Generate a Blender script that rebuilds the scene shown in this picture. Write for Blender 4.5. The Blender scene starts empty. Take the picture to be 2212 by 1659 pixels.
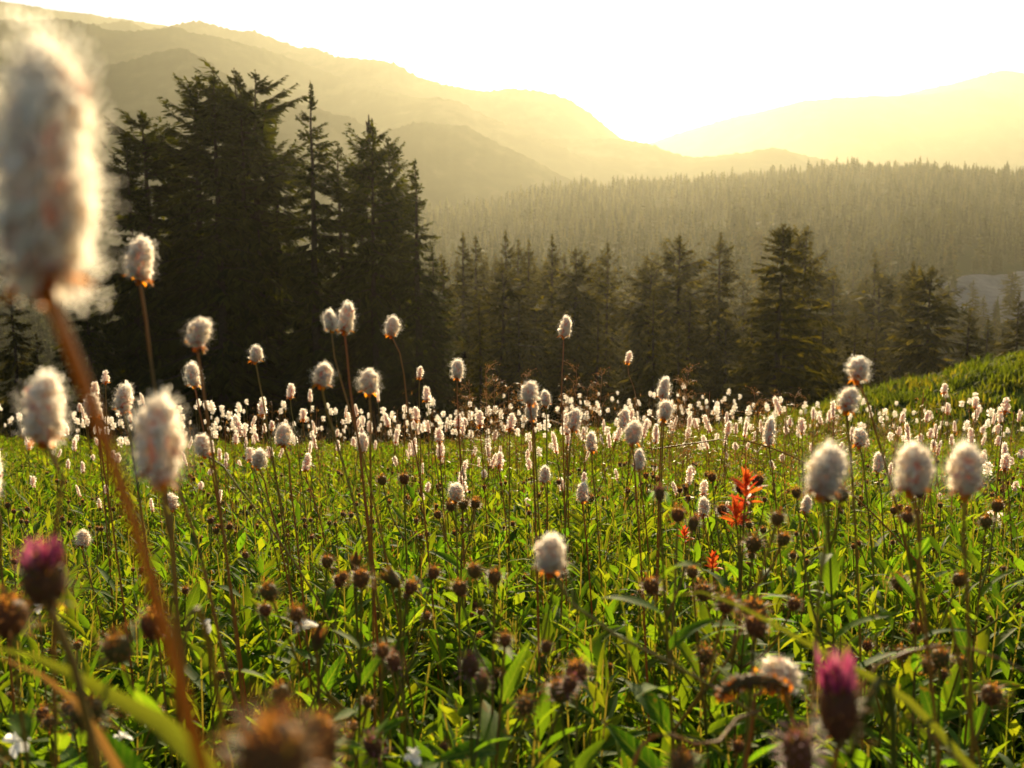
import bpy, math
import numpy as np
from math import radians, sin, cos, tan, pi, sqrt
from mathutils import Vector, Matrix, Quaternion

S = bpy.context.scene
COL = S.collection

# ------------------------------------------------------------------ camera
EYE = 0.65
PITCH = radians(6.2)
FPX = 1915.0                      # focal length in pixels of the 2211 px wide view of the photograph
cam_d = bpy.data.cameras.new('camera')
cam = bpy.data.objects.new('camera', cam_d)
COL.objects.link(cam)
cam.location = (0, 0, EYE)
cam.rotation_euler = (radians(90) - PITCH, 0, 0)
cam_d.sensor_width = 36.0
cam_d.lens = 18.0 / (1105.5 / FPX)
cam_d.clip_start = 0.01
cam_d.clip_end = 20000
cam_d.dof.use_dof = True
cam_d.dof.focus_distance = 1.9
cam_d.dof.aperture_fstop = 8.2
S.camera = cam

# ------------------------------------------------------------------ sky, sun, exposure
SUN_EL, SUN_AZ = radians(21.0), radians(8.0)
world = bpy.data.worlds.new('World')
S.world = world
world.use_nodes = True
wn = world.node_tree
wn.nodes.clear()
sky = wn.nodes.new('ShaderNodeTexSky')
sky.sky_type = 'NISHITA'
sky.sun_disc = False
sky.sun_elevation = SUN_EL
sky.sun_rotation = SUN_AZ
sky.altitude = 1500
sky.air_density = 1.0
sky.dust_density = 4.0
sky.ozone_density = 1.0
bg = wn.nodes.new('ShaderNodeBackground')
bg.inputs['Strength'].default_value = 0.05
wo = wn.nodes.new('ShaderNodeOutputWorld')
wn.links.new(sky.outputs[0], bg.inputs[0])
wn.links.new(bg.outputs[0], wo.inputs[0])
sun_dir = Vector((sin(SUN_AZ) * cos(SUN_EL), cos(SUN_AZ) * cos(SUN_EL), sin(SUN_EL)))
sun_d = bpy.data.lights.new('sun', 'SUN')
sun_d.energy = 5.0
sun_d.angle = radians(0.5)
sun_d.color = (1.0, 0.80, 0.49)
sun = bpy.data.objects.new('sun', sun_d)
COL.objects.link(sun)
sun.rotation_euler = sun_dir.to_track_quat('Z', 'Y').to_euler()
sun.location = (0, 0, 600)
S.view_settings.view_transform = 'Standard'
S.view_settings.look = 'None'
S.view_settings.gamma = 1.0
S.view_settings.use_curve_mapping = False
S.view_settings.exposure = 1.5
HAZE_DENSITY = 0.00012
HAZE_G = 0.61

S.render.engine = 'CYCLES'
S.cycles.use_denoising = True
S.cycles.max_bounces = 10
S.cycles.diffuse_bounces = 8
S.cycles.glossy_bounces = 2
S.cycles.transmission_bounces = 9
S.cycles.volume_bounces = 1
S.cycles.caustics_reflective = False
S.cycles.caustics_refractive = False
S.cycles.sample_clamp_indirect = 6.0

# ------------------------------------------------------------------ helpers
def at(px, py, d):
    """point seen at (px, py) of the 2211 px wide photograph, d metres in front of the camera"""
    xc = (px - 1105.5) / FPX
    yc = -(py - 829.5) / FPX
    return np.array([xc * d, (cos(PITCH) + yc * sin(PITCH)) * d, EYE + (-sin(PITCH) + yc * cos(PITCH)) * d])

def proj(P):
    P = np.asarray(P, float)
    x, y, z = P[..., 0], P[..., 1], P[..., 2] - EYE
    d = y * cos(PITCH) - z * sin(PITCH)
    u = y * sin(PITCH) + z * cos(PITCH)
    return 1105.5 + FPX * x / d, 829.5 - FPX * u / d, d

CAM_UP = np.array([0, sin(PITCH), cos(PITCH)])
CAM_R = np.array([1.0, 0, 0])

def smooth(e0, e1, x):
    t = np.clip((x - e0) / (e1 - e0), 0, 1)
    return t * t * (3 - 2 * t)

def ground_h(x, y):
    x = np.asarray(x, float); y = np.asarray(y, float)
    yy = np.maximum(y, 0)
    z = -0.14 * np.minimum(yy, 10) - 0.205 * np.clip(yy - 10, 0, 130) - 0.05 * np.clip(yy - 140, 0, 200)
    z = z + 20 * (1 - np.exp(np.minimum(-y, 200) * -0.007)) * (y < 0)
    near = np.exp(-(yy / 25.0) ** 2)
    z = z + near * (0.035 * np.sin(1.3 * x + 0.6 * y + 0.4) + 0.03 * np.sin(0.9 * y - 1.7 * x + 1.0)) * smooth(0.3, 2.0, yy)
    z = z + 0.10 * np.sin(0.75 * x + 0.6) * np.exp(-((y - 8.5) / 2.5) ** 2)
    z = z + 5.2 * np.exp(-((x - 26) / 16.0) ** 2 - ((y - 31) / 9.0) ** 2)
    return z

class MB:
    """collects vertices and faces and builds one mesh"""
    def __init__(self):
        self.V = []; self.F = {}; self.T = []; self.n = 0
    def add(self, V, F, m=0, tint=0.0):
        V = np.asarray(V, float).reshape(-1, 3)
        F = np.asarray(F, int)
        k = F.shape[1]
        self.F.setdefault(k, []).append((F + self.n, np.full(len(F), m, int) if np.isscalar(m) else np.asarray(m, int)))
        self.V.append(V)
        self.T.append(np.full(len(V), tint, float) if np.isscalar(tint) else np.asarray(tint, float))
        self.n += len(V)
    def mesh(self, name, mats, smooth_shade=True):
        me = bpy.data.meshes.new(name)
        V = np.concatenate(self.V)
        me.vertices.add(len(V))
        me.vertices.foreach_set('co', V.astype(np.float32).ravel())
        loops, starts, mi, pos = [], [], [], 0
        for k, lst in self.F.items():
            F = np.concatenate([a for a, b in lst]); M = np.concatenate([b for a, b in lst])
            loops.append(F.ravel()); mi.append(M)
            starts.append(pos + np.arange(len(F)) * k); pos += F.size
        loops = np.concatenate(loops).astype(np.int32); starts = np.concatenate(starts).astype(np.int32); mi = np.concatenate(mi).astype(np.int32)
        me.loops.add(len(loops)); me.loops.foreach_set('vertex_index', loops)
        me.polygons.add(len(starts)); me.polygons.foreach_set('loop_start', starts)
        me.polygons.foreach_set('material_index', mi)
        me.polygons.foreach_set('use_smooth', np.full(len(starts), smooth_shade, bool))
        for m in mats: me.materials.append(m)
        a = me.attributes.new('tint', 'FLOAT', 'POINT')
        a.data.foreach_set('value', np.concatenate(self.T).astype(np.float32))
        me.update(calc_edges=True)
        me.validate()
        return me

def link(name, me, parent=None, loc=(0, 0, 0), rot=None, scale=None):
    o = bpy.data.objects.new(name, me)
    COL.objects.link(o)
    if parent is not None: o.parent = parent
    o.location = loc
    if rot is not None:
        o.rotation_mode = 'QUATERNION'; o.rotation_quaternion = rot
    if scale is not None:
        o.scale = (scale,) * 3 if np.isscalar(scale) else scale
    return o

def tag(o, label=None, cat=None, group=None, kind=None):
    if label: o['label'] = label
    if cat: o['category'] = cat
    if group: o['group'] = group
    if kind: o['kind'] = kind
    return o

def thing(name, loc, label, cat, group=None):
    return tag(link(name, None, None, loc), label, cat, group)

def copy_tree(o, parent=None):
    c = o.copy(); COL.objects.link(c); c.parent = parent
    for ch in o.children: copy_tree(ch, c)
    return c

def norm(v):
    v = np.asarray(v, float)
    return v / np.maximum(np.linalg.norm(v, axis=-1, keepdims=True), 1e-9)

def frames(D, roll=0.0):
    """matrices whose y column is D, z as near to up as possible, rolled about D"""
    D = norm(np.atleast_2d(D))
    up = np.tile([0.0, 0, 1.0], (len(D), 1))
    up[np.abs(D[:, 2]) > 0.995] = [0, 1, 0]
    X = norm(np.cross(D, up)); Z = np.cross(X, D)
    r = np.broadcast_to(np.asarray(roll, float), (len(D),))[:, None]
    X2 = X * np.cos(r) + Z * np.sin(r); Z2 = -X * np.sin(r) + Z * np.cos(r)
    return np.stack([X2, D, Z2], axis=2)

def scatter(Vt, Ft, M, P):
    """copies of a template under matrices M (N,3,3) at P (N,3)"""
    N, k = len(M), len(Vt)
    V = np.einsum('nij,kj->nki', M, Vt) + P[:, None, :]
    F = Ft[None] + (np.arange(N) * k)[:, None, None]
    return V.reshape(-1, 3), F.reshape(-1, Ft.shape[1])

def spline(pts, n):
    P = np.asarray(pts, float)
    if len(P) == 2: return P[0] + (P[1] - P[0]) * np.linspace(0, 1, n)[:, None]
    t = np.concatenate([[0], np.cumsum(np.linalg.norm(np.diff(P, axis=0), axis=1))]); t /= t[-1]
    m = np.gradient(P, t, axis=0)
    out = []
    for u in np.linspace(0, 1, n):
        i = max(min(np.searchsorted(t, u, side='right') - 1, len(P) - 2), 0)
        dt = t[i + 1] - t[i]; s = (u - t[i]) / max(dt, 1e-9)
        out.append((2 * s ** 3 - 3 * s ** 2 + 1) * P[i] + (s ** 3 - 2 * s ** 2 + s) * dt * m[i] + (3 * s ** 2 - 2 * s ** 3) * P[i + 1] + (s ** 3 - s ** 2) * dt * m[i + 1])
    return np.array(out)

def tube(P, r, k=6):
    P = np.asarray(P, float); n = len(P)
    r = np.broadcast_to(np.asarray(r, float), (n,))
    T = norm(np.gradient(P, axis=0))
    ref = np.array([1.0, 0, 0]) if abs(T[0][0]) < 0.8 else np.array([0, 1.0, 0])
    X = norm(np.cross(T, np.cross(np.tile(ref, (n, 1)), T))); Y = np.cross(T, X)
    a = np.arange(k) / k * 2 * pi
    V = P[:, None] + r[:, None, None] * (np.cos(a)[None, :, None] * X[:, None] + np.sin(a)[None, :, None] * Y[:, None])
    i = np.arange(n - 1)[:, None] * k; j = np.arange(k)[None]
    F = np.stack([i + j, i + (j + 1) % k, i + k + (j + 1) % k, i + k + j], axis=2).reshape(-1, 4)
    return V.reshape(-1, 3), F

def lathe(prof, k=8):
    prof = np.asarray(prof, float); n = len(prof)
    a = np.arange(k) / k * 2 * pi
    V = np.stack([prof[:, None, 0] * np.cos(a), prof[:, None, 0] * np.sin(a), np.repeat(prof[:, 1:2], k, 1)], axis=2)
    i = np.arange(n - 1)[:, None] * k; j = np.arange(k)[None]
    F = np.stack([i + j, i + (j + 1) % k, i + k + (j + 1) % k, i + k + j], axis=2).reshape(-1, 4)
    return V.reshape(-1, 3), F

def leaf_tpl(L, W, n=5, droop=0.25, fold=0.35, peak=0.8, wave=0.0):
    """leaf along +Y, top side +Z, folded on its midrib"""
    t = np.linspace(0, 1, n + 1)
    w = W / 2 * np.clip(np.sin(pi * t ** peak), 0, 1) ** 0.8 + W * 0.03 * (1 - t)
    w[-1] = W * 0.01
    y = L * t * (1 - 0.12 * droop * t); z = -droop * L * t ** 2
    zz = wave * L * np.sin(t * 9)
    V = np.stack([np.stack([-w, y, z + fold * w + zz], 1), np.stack([0 * w, y, z], 1), np.stack([w, y, z + fold * w - zz], 1)], 1).reshape(-1, 3)
    F = []
    for i in range(n):
        b = i * 3
        F += [[b, b + 1, b + 4, b + 3], [b + 1, b + 2, b + 5, b + 4]]
    return V, np.array(F)

def ribbon(P, w, side, fold=0.25):
    P = np.asarray(P, float); n = len(P)
    w = np.broadcast_to(np.asarray(w, float), (n,))[:, None] / 2
    T = norm(np.gradient(P, axis=0)); X = norm(np.asarray(side, float) - T * (T @ np.asarray(side, float))[:, None])
    N = np.cross(X, T)
    V = np.stack([P - X * w + N * w * fold, P, P + X * w + N * w * fold], 1).reshape(-1, 3)
    F = []
    for i in range(n - 1):
        b = i * 3
        F += [[b, b + 1, b + 4, b + 3], [b + 1, b + 2, b + 5, b + 4]]
    return V, np.array(F)

def quat_y_to(M):
    return Matrix([list(r) for r in M]).to_quaternion()

def quat_z_to(axis, spin=0.0):
    q = Vector((0, 0, 1)).rotation_difference(Vector(axis))
    return q @ Quaternion((0, 0, 1), spin)

# ------------------------------------------------------------------ materials
def new_mat(name):
    m = bpy.data.materials.new(name); m.use_nodes = True
    nt = m.node_tree; nt.nodes.clear()
    return m, nt, nt.nodes, nt.links

def ramp_node(N, L, fac, cols):
    r = N.new('ShaderNodeValToRGB')
    e = r.color_ramp.elements
    while len(e) < len(cols): e.new(0.5)
    for i, (p, c) in enumerate(cols):
        e[i].position = p; e[i].color = (*c, 1)
    L.new(fac, r.inputs[0])
    return r.outputs[0]

def plant_mat(name, cols, trans=0.45, tcol=(1.6, 1.5, 0.7), rough=0.45, spec=0.3, scale=60.0, veins=0.0):
    """thin living tissue: reflects on top, lets light through from behind; colour varies per object and per piece"""
    m, nt, N, L = new_mat(name)
    oi = N.new('ShaderNodeObjectInfo'); at_ = N.new('ShaderNodeAttribute'); at_.attribute_name = 'tint'
    tc = N.new('ShaderNodeTexCoord')
    nz = N.new('ShaderNodeTexNoise'); nz.inputs['Scale'].default_value = scale; nz.inputs['Detail'].default_value = 2
    L.new(tc.outputs['Object'], nz.inputs['Vector'])
    a = N.new('ShaderNodeMath'); a.operation = 'ADD'; L.new(oi.outputs['Random'], a.inputs[0]); L.new(at_.outputs['Fac'], a.inputs[1])
    b = N.new('ShaderNodeMath'); b.operation = 'FRACT'; L.new(a.outputs[0], b.inputs[0])
    c = N.new('ShaderNodeMath'); c.operation = 'MULTIPLY_ADD'; L.new(nz.outputs[0], c.inputs[0]); c.inputs[1].default_value = 0.35; 
    d = N.new('ShaderNodeMath'); d.operation = 'MULTIPLY'; L.new(b.outputs[0], d.inputs[0]); d.inputs[1].default_value = 0.8
    L.new(d.outputs[0], c.inputs[2])
    col = ramp_node(N, L, c.outputs[0], cols)
    mul = N.new('ShaderNodeMix'); mul.data_type = 'RGBA'; mul.blend_type = 'MULTIPLY'; mul.inputs[0].default_value = 1.0
    mul.clamp_result = False
    L.new(col, mul.inputs[6]); mul.inputs[7].default_value = (*tcol, 1)
    p = N.new('ShaderNodeBsdfPrincipled'); L.new(col, p.inputs['Base Color'])
    p.inputs['Roughness'].default_value = rough; p.inputs['Specular IOR Level'].default_value = spec
    t = N.new('ShaderNodeBsdfTranslucent'); L.new(mul.outputs[2], t.inputs['Color'])
    mx = N.new('ShaderNodeMixShader'); mx.inputs[0].default_value = trans
    L.new(p.outputs[0], mx.inputs[1]); L.new(t.outputs[0], mx.inputs[2])
    o = N.new('ShaderNodeOutputMaterial'); L.new(mx.outputs[0], o.inputs['Surface'])
    return m

def solid_mat(name, cols, scale=5.0, rough=0.85, bump=0.0, coord='Object', detail=4, spec=0.0):
    m, nt, N, L = new_mat(name)
    tc = N.new('ShaderNodeTexCoord'); nz = N.new('ShaderNodeTexNoise')
    nz.inputs['Scale'].default_value = scale; nz.inputs['Detail'].default_value = detail; nz.inputs['Roughness'].default_value = 0.65
    L.new(tc.outputs[coord], nz.inputs['Vector'])
    col = ramp_node(N, L, nz.outputs[0], cols)
    p = N.new('ShaderNodeBsdfPrincipled'); L.new(col, p.inputs['Base Color']); p.inputs['Roughness'].default_value = rough
    p.inputs['Specular IOR Level'].default_value = spec
    if bump:
        bp = N.new('ShaderNodeBump'); bp.inputs['Strength'].default_value = bump; L.new(nz.outputs[0], bp.inputs['Height']); L.new(bp.outputs[0], p.inputs['Normal'])
    o = N.new('ShaderNodeOutputMaterial'); L.new(p.outputs[0], o.inputs['Surface'])
    return m

M_LEAF = plant_mat('aster_leaf', [(0.1, (0.030, 0.085, 0.010)), (0.5, (0.052, 0.115, 0.012)), (0.9, (0.088, 0.135, 0.014))], 0.55, (3.2, 3.0, 0.6), 0.6, 0.06)
M_UNDER = plant_mat('meadow_leaf', [(0.05, (0.028, 0.070, 0.010)), (0.5, (0.052, 0.108, 0.012)), (0.95, (0.105, 0.135, 0.016))], 0.55, (3.3, 2.8, 0.52), 0.6, 0.06)
def leaf_mat(name, base_mat):
    """a copy of a leaf tissue with a pale midrib, faint side veins and yellowed tips, for leaves of unit length along Y"""
    m = base_mat.copy(); m.name = name
    nt = m.node_tree; N, L = nt.nodes, nt.links
    p = [n for n in N if n.type == 'BSDF_PRINCIPLED'][0]; mul = [n for n in N if n.type == 'MIX'][0]; ramp = [n for n in N if n.type == 'VALTORGB'][0]
    tc = [n for n in N if n.type == 'TEX_COORD'][0]; oi = [n for n in N if n.type == 'OBJECT_INFO'][0]
    sx = N.new('ShaderNodeSeparateXYZ'); L.new(tc.outputs['Object'], sx.inputs[0])
    def mth(op, a, b_=None, c=None):
        q = N.new('ShaderNodeMath'); q.operation = op
        for k, v in enumerate((a, b_, c)):
            if v is None: continue
            if isinstance(v, (int, float)): q.inputs[k].default_value = v
            else: L.new(v, q.inputs[k])
        return q.outputs[0]
    ax = mth('ABSOLUTE', sx.outputs[0])
    rib = mth('LESS_THAN', ax, 0.0085)
    wave = mth('SINE', mth('MULTIPLY', mth('SUBTRACT', sx.outputs[1], mth('MULTIPLY', ax, 1.3)), 62.0))
    vein = mth('MULTIPLY', mth('GREATER_THAN', wave, 0.86), 0.35)
    k = mth('MAXIMUM', mth('MULTIPLY', rib, 0.7), vein)
    m1 = N.new('ShaderNodeMix'); m1.data_type = 'RGBA'; L.new(k, m1.inputs[0]); L.new(ramp.outputs[0], m1.inputs[6]); m1.inputs[7].default_value = (0.15, 0.20, 0.04, 1)
    nz = N.new('ShaderNodeTexNoise'); nz.noise_dimensions = '4D'; nz.inputs['Scale'].default_value = 7; nz.inputs['Detail'].default_value = 3; L.new(tc.outputs['Object'], nz.inputs['Vector']); L.new(mth('MULTIPLY', oi.outputs['Random'], 40.0), nz.inputs['W'])
    spot = mth('MULTIPLY', mth('GREATER_THAN', mth('ADD', nz.outputs[0], mth('MULTIPLY', sx.outputs[1], 0.16)), 0.74), 0.75)
    m2 = N.new('ShaderNodeMix'); m2.data_type = 'RGBA'; L.new(spot, m2.inputs[0]); L.new(m1.outputs[2], m2.inputs[6]); m2.inputs[7].default_value = (0.17, 0.11, 0.025, 1)
    L.new(m2.outputs[2], p.inputs['Base Color']); L.new(m2.outputs[2], mul.inputs[6])
    return m
M_LEAFV = leaf_mat('aster_leaf_veined', M_LEAF)
M_GRASS = plant_mat('grass_blade', [(0.1, (0.07, 0.11, 0.014)), (0.6, (0.13, 0.14, 0.02)), (1.0, (0.20, 0.15, 0.05))], 0.5, (1.7, 1.6, 0.6), 0.4, 0.35)
M_ARCH = plant_mat('broad_grass_blade', [(0.1, (0.09, 0.13, 0.012)), (0.9, (0.13, 0.14, 0.014))], 0.5, (1.7, 1.6, 0.5), 0.45, 0.3)
M_AMBER = plant_mat('amber_stem', [(0.1, (0.26, 0.13, 0.022)), (0.9, (0.28, 0.17, 0.026))], 0.6, (1.5, 1.35, 0.7), 0.4, 0.3, 12)
M_KNOLL = plant_mat('tussock_grass', [(0.05, (0.022, 0.038, 0.008)), (0.5, (0.050, 0.070, 0.010)), (0.95, (0.105, 0.100, 0.016))], 0.48, (2.9, 2.6, 0.5), 0.6, 0.05)
M_STRAW = plant_mat('dry_stem', [(0.1, (0.22, 0.10, 0.03)), (0.9, (0.30, 0.19, 0.06))], 0.35, (1.6, 1.2, 0.6), 0.5, 0.3)
M_STEM = plant_mat('bistort_stem', [(0.1, (0.22, 0.10, 0.03)), (0.5, (0.19, 0.13, 0.032)), (0.95, (0.15, 0.15, 0.03))], 0.4, (1.7, 1.5, 0.6), 0.4, 0.3, 12)
M_GSTEM = plant_mat('green_stem', [(0.1, (0.10, 0.13, 0.02)), (0.9, (0.18, 0.13, 0.035))], 0.4, (1.6, 1.5, 0.6), 0.5, 0.2)
M_PETAL = plant_mat('bistort_petal', [(0.1, (0.88, 0.78, 0.71)), (0.45, (0.92, 0.87, 0.80)), (0.9, (0.93, 0.90, 0.86))], 0.70, (1.06, 1.03, 0.97), 0.7, 0.05)
M_STAMEN = plant_mat('bistort_stamen', [(0.1, (0.90, 0.85, 0.78)), (0.9, (0.92, 0.90, 0.85))], 0.70, (1.05, 1.03, 0.97), 0.7, 0.05)
M_CORE = plant_mat('bistort_core', [(0.1, (0.56, 0.36, 0.31)), (0.6, (0.68, 0.54, 0.49)), (0.9, (0.76, 0.66, 0.62))], 0.45, (1.3, 1.05, 0.9), 0.7, 0.1)
M_BRACT = plant_mat('rust_bract', [(0.1, (0.40, 0.12, 0.015)), (0.9, (0.55, 0.25, 0.03))], 0.62, (1.8, 1.55, 0.6), 0.5, 0.2)
M_BUD = plant_mat('bud_scale', [(0.1, (0.13, 0.055, 0.03)), (0.5, (0.15, 0.085, 0.03)), (0.9, (0.12, 0.11, 0.03))], 0.3, (1.8, 1.3, 0.6), 0.6, 0.2)
M_BUDTIP = plant_mat('bud_tip', [(0.1, (0.42, 0.16, 0.05)), (0.9, (0.52, 0.29, 0.09))], 0.55, (1.7, 1.35, 0.65), 0.7, 0.02)
M_PINK = plant_mat('magenta_floret', [(0.1, (0.36, 0.04, 0.12)), (0.6, (0.42, 0.08, 0.18)), (0.95, (0.52, 0.20, 0.28))], 0.45, (1.2, 1.0, 1.1), 0.6, 0.2)
M_PURPLE = plant_mat('purple_bud_tip', [(0.1, (0.20, 0.05, 0.10)), (0.9, (0.32, 0.13, 0.19))], 0.4, (1.5, 1.1, 1.0), 0.6, 0.2)
M_PAINT = plant_mat('scarlet_bract', [(0.1, (0.46, 0.04, 0.012)), (0.6, (0.54, 0.08, 0.02)), (0.95, (0.60, 0.18, 0.03))], 0.5, (1.4, 1.3, 1.0), 0.5, 0.2)
M_WHITE = plant_mat('white_petal', [(0.1, (0.82, 0.80, 0.76)), (0.9, (0.88, 0.87, 0.84))], 0.4, (1.0, 1.0, 1.0), 0.4, 0.4)
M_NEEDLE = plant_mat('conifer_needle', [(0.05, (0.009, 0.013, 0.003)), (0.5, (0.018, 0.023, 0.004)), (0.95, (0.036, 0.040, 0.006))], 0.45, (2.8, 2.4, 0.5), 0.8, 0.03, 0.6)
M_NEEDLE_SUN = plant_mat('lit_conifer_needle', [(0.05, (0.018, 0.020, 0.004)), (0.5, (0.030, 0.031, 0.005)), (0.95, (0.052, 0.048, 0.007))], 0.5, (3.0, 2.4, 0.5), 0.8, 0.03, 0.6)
M_BARK = solid_mat('conifer_bark', [(0.3, (0.025, 0.018, 0.012)), (0.7, (0.06, 0.042, 0.03))], 6, 0.9, 0.4)
M_SOIL = solid_mat('meadow_soil', [(0.3, (0.022, 0.036, 0.008)), (0.6, (0.032, 0.050, 0.010)), (0.8, (0.05, 0.045, 0.02))], 1.2, 0.95, 0.3)
M_FLOOR = solid_mat('forest_floor', [(0.3, (0.025, 0.035, 0.012)), (0.7, (0.055, 0.055, 0.02))], 0.02, 0.95)
M_HILL = solid_mat('forested_hill', [(0.38, (0.009, 0.013, 0.006)), (0.52, (0.017, 0.021, 0.008)), (0.62, (0.036, 0.035, 0.017))], 0.014, 0.95, 0.0, 'Object', 10, 0.0)
M_SCREE = solid_mat('scree', [(0.3, (0.12, 0.115, 0.12)), (0.7, (0.21, 0.20, 0.20))], 0.25, 0.95, 0.3, 'Object', 8)

# landmarks of the view, for labels that tell look-alikes apart
LAND = [(303, 555, 'the pink-tinged bare-stemmed head'), (98, 872, 'the large edge bistort'), (344, 938, 'the large soft bistort by the amber stem'), (431, 714, 'the rounded leaning head'),
    (554, 762, 'the ragged head before the trunks'), (735, 686, 'the double bistort'), (699, 806, 'the round camera-facing head'), (797, 820, 'the dome-shaped head'), (860, 760, 'the long curving stem'),
    (988, 795, 'the upright egg-shaped head'), (1221, 703, 'the highest central head'), (1145, 845, 'the biggest head of the crowded group'), (1240, 903, 'the leaning oval head'), (1368, 930, 'the rusty-based wide head'),
    (1380, 990, 'the upright oval head'), (1435, 860, 'the red grass heads'), (1662, 928, 'the long double-tiered head'), (1840, 826, 'the two stacked fluffy heads'), (1786, 1010, 'the first large backlit head'),
    (1974, 1005, 'the middle large backlit head'), (2086, 1006, 'the last large backlit head'), (1190, 1190, 'the round bent-stemmed head'), (985, 1060, 'the short red-based head'), (1258, 1060, 'the smooth egg-shaped head'),
    (1600, 1080, 'the two scarlet flowers'), (1538, 1214, 'the lowest scarlet flower'), (1478, 1152, 'the low orange flower'), (1520, 1070, 'the close pair of heads'), (104, 1232, 'the blurred magenta edge bud'), (1812, 1480, 'the tall magenta bud'),
    (1690, 1452, 'the lying pale head'), (1615, 1475, 'the withered rusty spike'), (592, 1610, 'the big blurred brown bud'), (862, 1260, 'the nodding dark seed head'), (684, 1390, 'the tufted seed head'), (780, 1268, 'the three bunched rusty buds'),
    (1068, 1262, 'the fat green-brown cluster'), (1015, 1462, 'the purplish bud cluster'), (1425, 1082, 'the tall leafy aster tip'), (447, 1352, 'the sunlit ragged white flower'), (300, 1180, 'the blurred amber stem'), (470, 1360, 'the slanting red-brown stem'),
    (2010, 1396, 'the bow-shaped red stem'), (1750, 1400, 'the long arching grass blade'), (250, 1510, 'the broad blurred grass blade'), (438, 958, 'the pinkish slant-stemmed head'), (561, 988, 'the pinkish half-covering head'), (613, 936, 'the dome head at the grass edge'),
    (948, 950, 'the two small stacked heads'), (1079, 990, 'the lone oval head'), (1940, 1275, 'the round bare-stalked bud'), (706, 1226, 'the upright ball bud'), (873, 1046, 'the long-stalked dark bud'), (1630, 1375, 'the woolly blurred bud'), (1212, 1516, 'the single low rusty bud'), (2030, 1440, 'the pale spiky bud trio')]
TAKEN = set()
def where(P, lead, land=None):
    """a label that places a thing by the nearest landmark in view that has not been used that way"""
    u, v, d = proj(P); best = sorted(land or LAND, key=lambda q: (q[0] - u) ** 2 + (1.3 * (q[1] - v)) ** 2)[:18]
    for near in ('close', 'just', 'well'):
        for x, y, s in best:
            dx, dy = u - x, v - y
            w = ('above' if dy < 0 else 'below') if abs(dy) > 1.6 * abs(dx) else ('to the left of' if dx < 0 else 'to the right of') if abs(dx) > 1.6 * abs(dy) else ('above and left of' if dx < 0 else 'above and right of') if dy < 0 else ('below and left of' if dx < 0 else 'below and right of')
            t = ' '.join(f"{lead} {'' if near == 'just' else near} {w} {s}".split())
            if t not in TAKEN and len(t.split()) <= 16:
                TAKEN.add(t); return t
    return lead + ' packed among its neighbours'
LAND_T = [(1692, 600, 'the large solitary conifer'), (1556, 560, 'the dense pointed conifer'), (1464, 570, 'the flat-topped open conifer'), (2012, 640, 'the bent-top broad conifer'), (1001, 560, 'the slim conifer by the clump'),
    (1089, 560, 'the tall thin lone conifer'), (1128, 570, 'the close pair of hazy conifers'), (1190, 570, 'the tall straight hazy conifer'), (1248, 600, 'the lacy golden conifer'), (1318, 580, 'the narrow hazy conifer'),
    (1392, 610, 'the small pointed hazy conifer'), (1036, 690, 'the dark little conifer'), (1412, 680, 'the dark slender conifer'), (2130, 640, 'the grey scree'), (2080, 790, 'the sunlit knoll'), (940, 700, 'the skirts of the clump'),
    (1221, 703, 'the highest central bistort'), (1358, 770, 'the tiny fine-stemmed bistort'), (1854, 793, 'the two stacked fluffy bistorts'), (988, 795, 'the upright egg-shaped bistort')]

# ------------------------------------------------------------------ ground: one sheet to the horizon
def build_ground():
    ang = np.concatenate([np.linspace(-50, 50, 201), np.linspace(50, 310, 66)[1:-1]]) * pi / 180
    rad = np.concatenate([[0.0], np.geomspace(0.25, 2300, 150)])
    A, R = np.meshgrid(ang, rad)
    X, Y = R * np.sin(A), R * np.cos(A)
    V = np.stack([X, Y, ground_h(X, Y)], 2).reshape(-1, 3)
    k = len(ang); n = len(rad)
    i = np.arange(n - 1)[:, None] * k; j = np.arange(k)[None]
    F = np.stack([i + j, i + (j + 1) % k, i + k + (j + 1) % k, i + k + j], 2).reshape(-1, 4)[:, ::-1]
    b = MB(); b.add(V, F)
    tag(link('ground', b.mesh('ground', [M_SOIL])), 'sloping meadow ground under the flowers and grass falling away to the valley', None, None, 'structure')
build_ground()

def fbm1(x, seed, octaves=5, base=1.0):
    r = np.random.default_rng(seed); v = np.zeros_like(x); a = 1.0; f = base
    for _ in range(octaves):
        for _ in range(2):
            v += a * np.sin(x * f * r.uniform(0.7, 1.3) + r.uniform(0, 6.3)) * 0.7
        a *= 0.55; f *= 2.1
    return v

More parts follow.
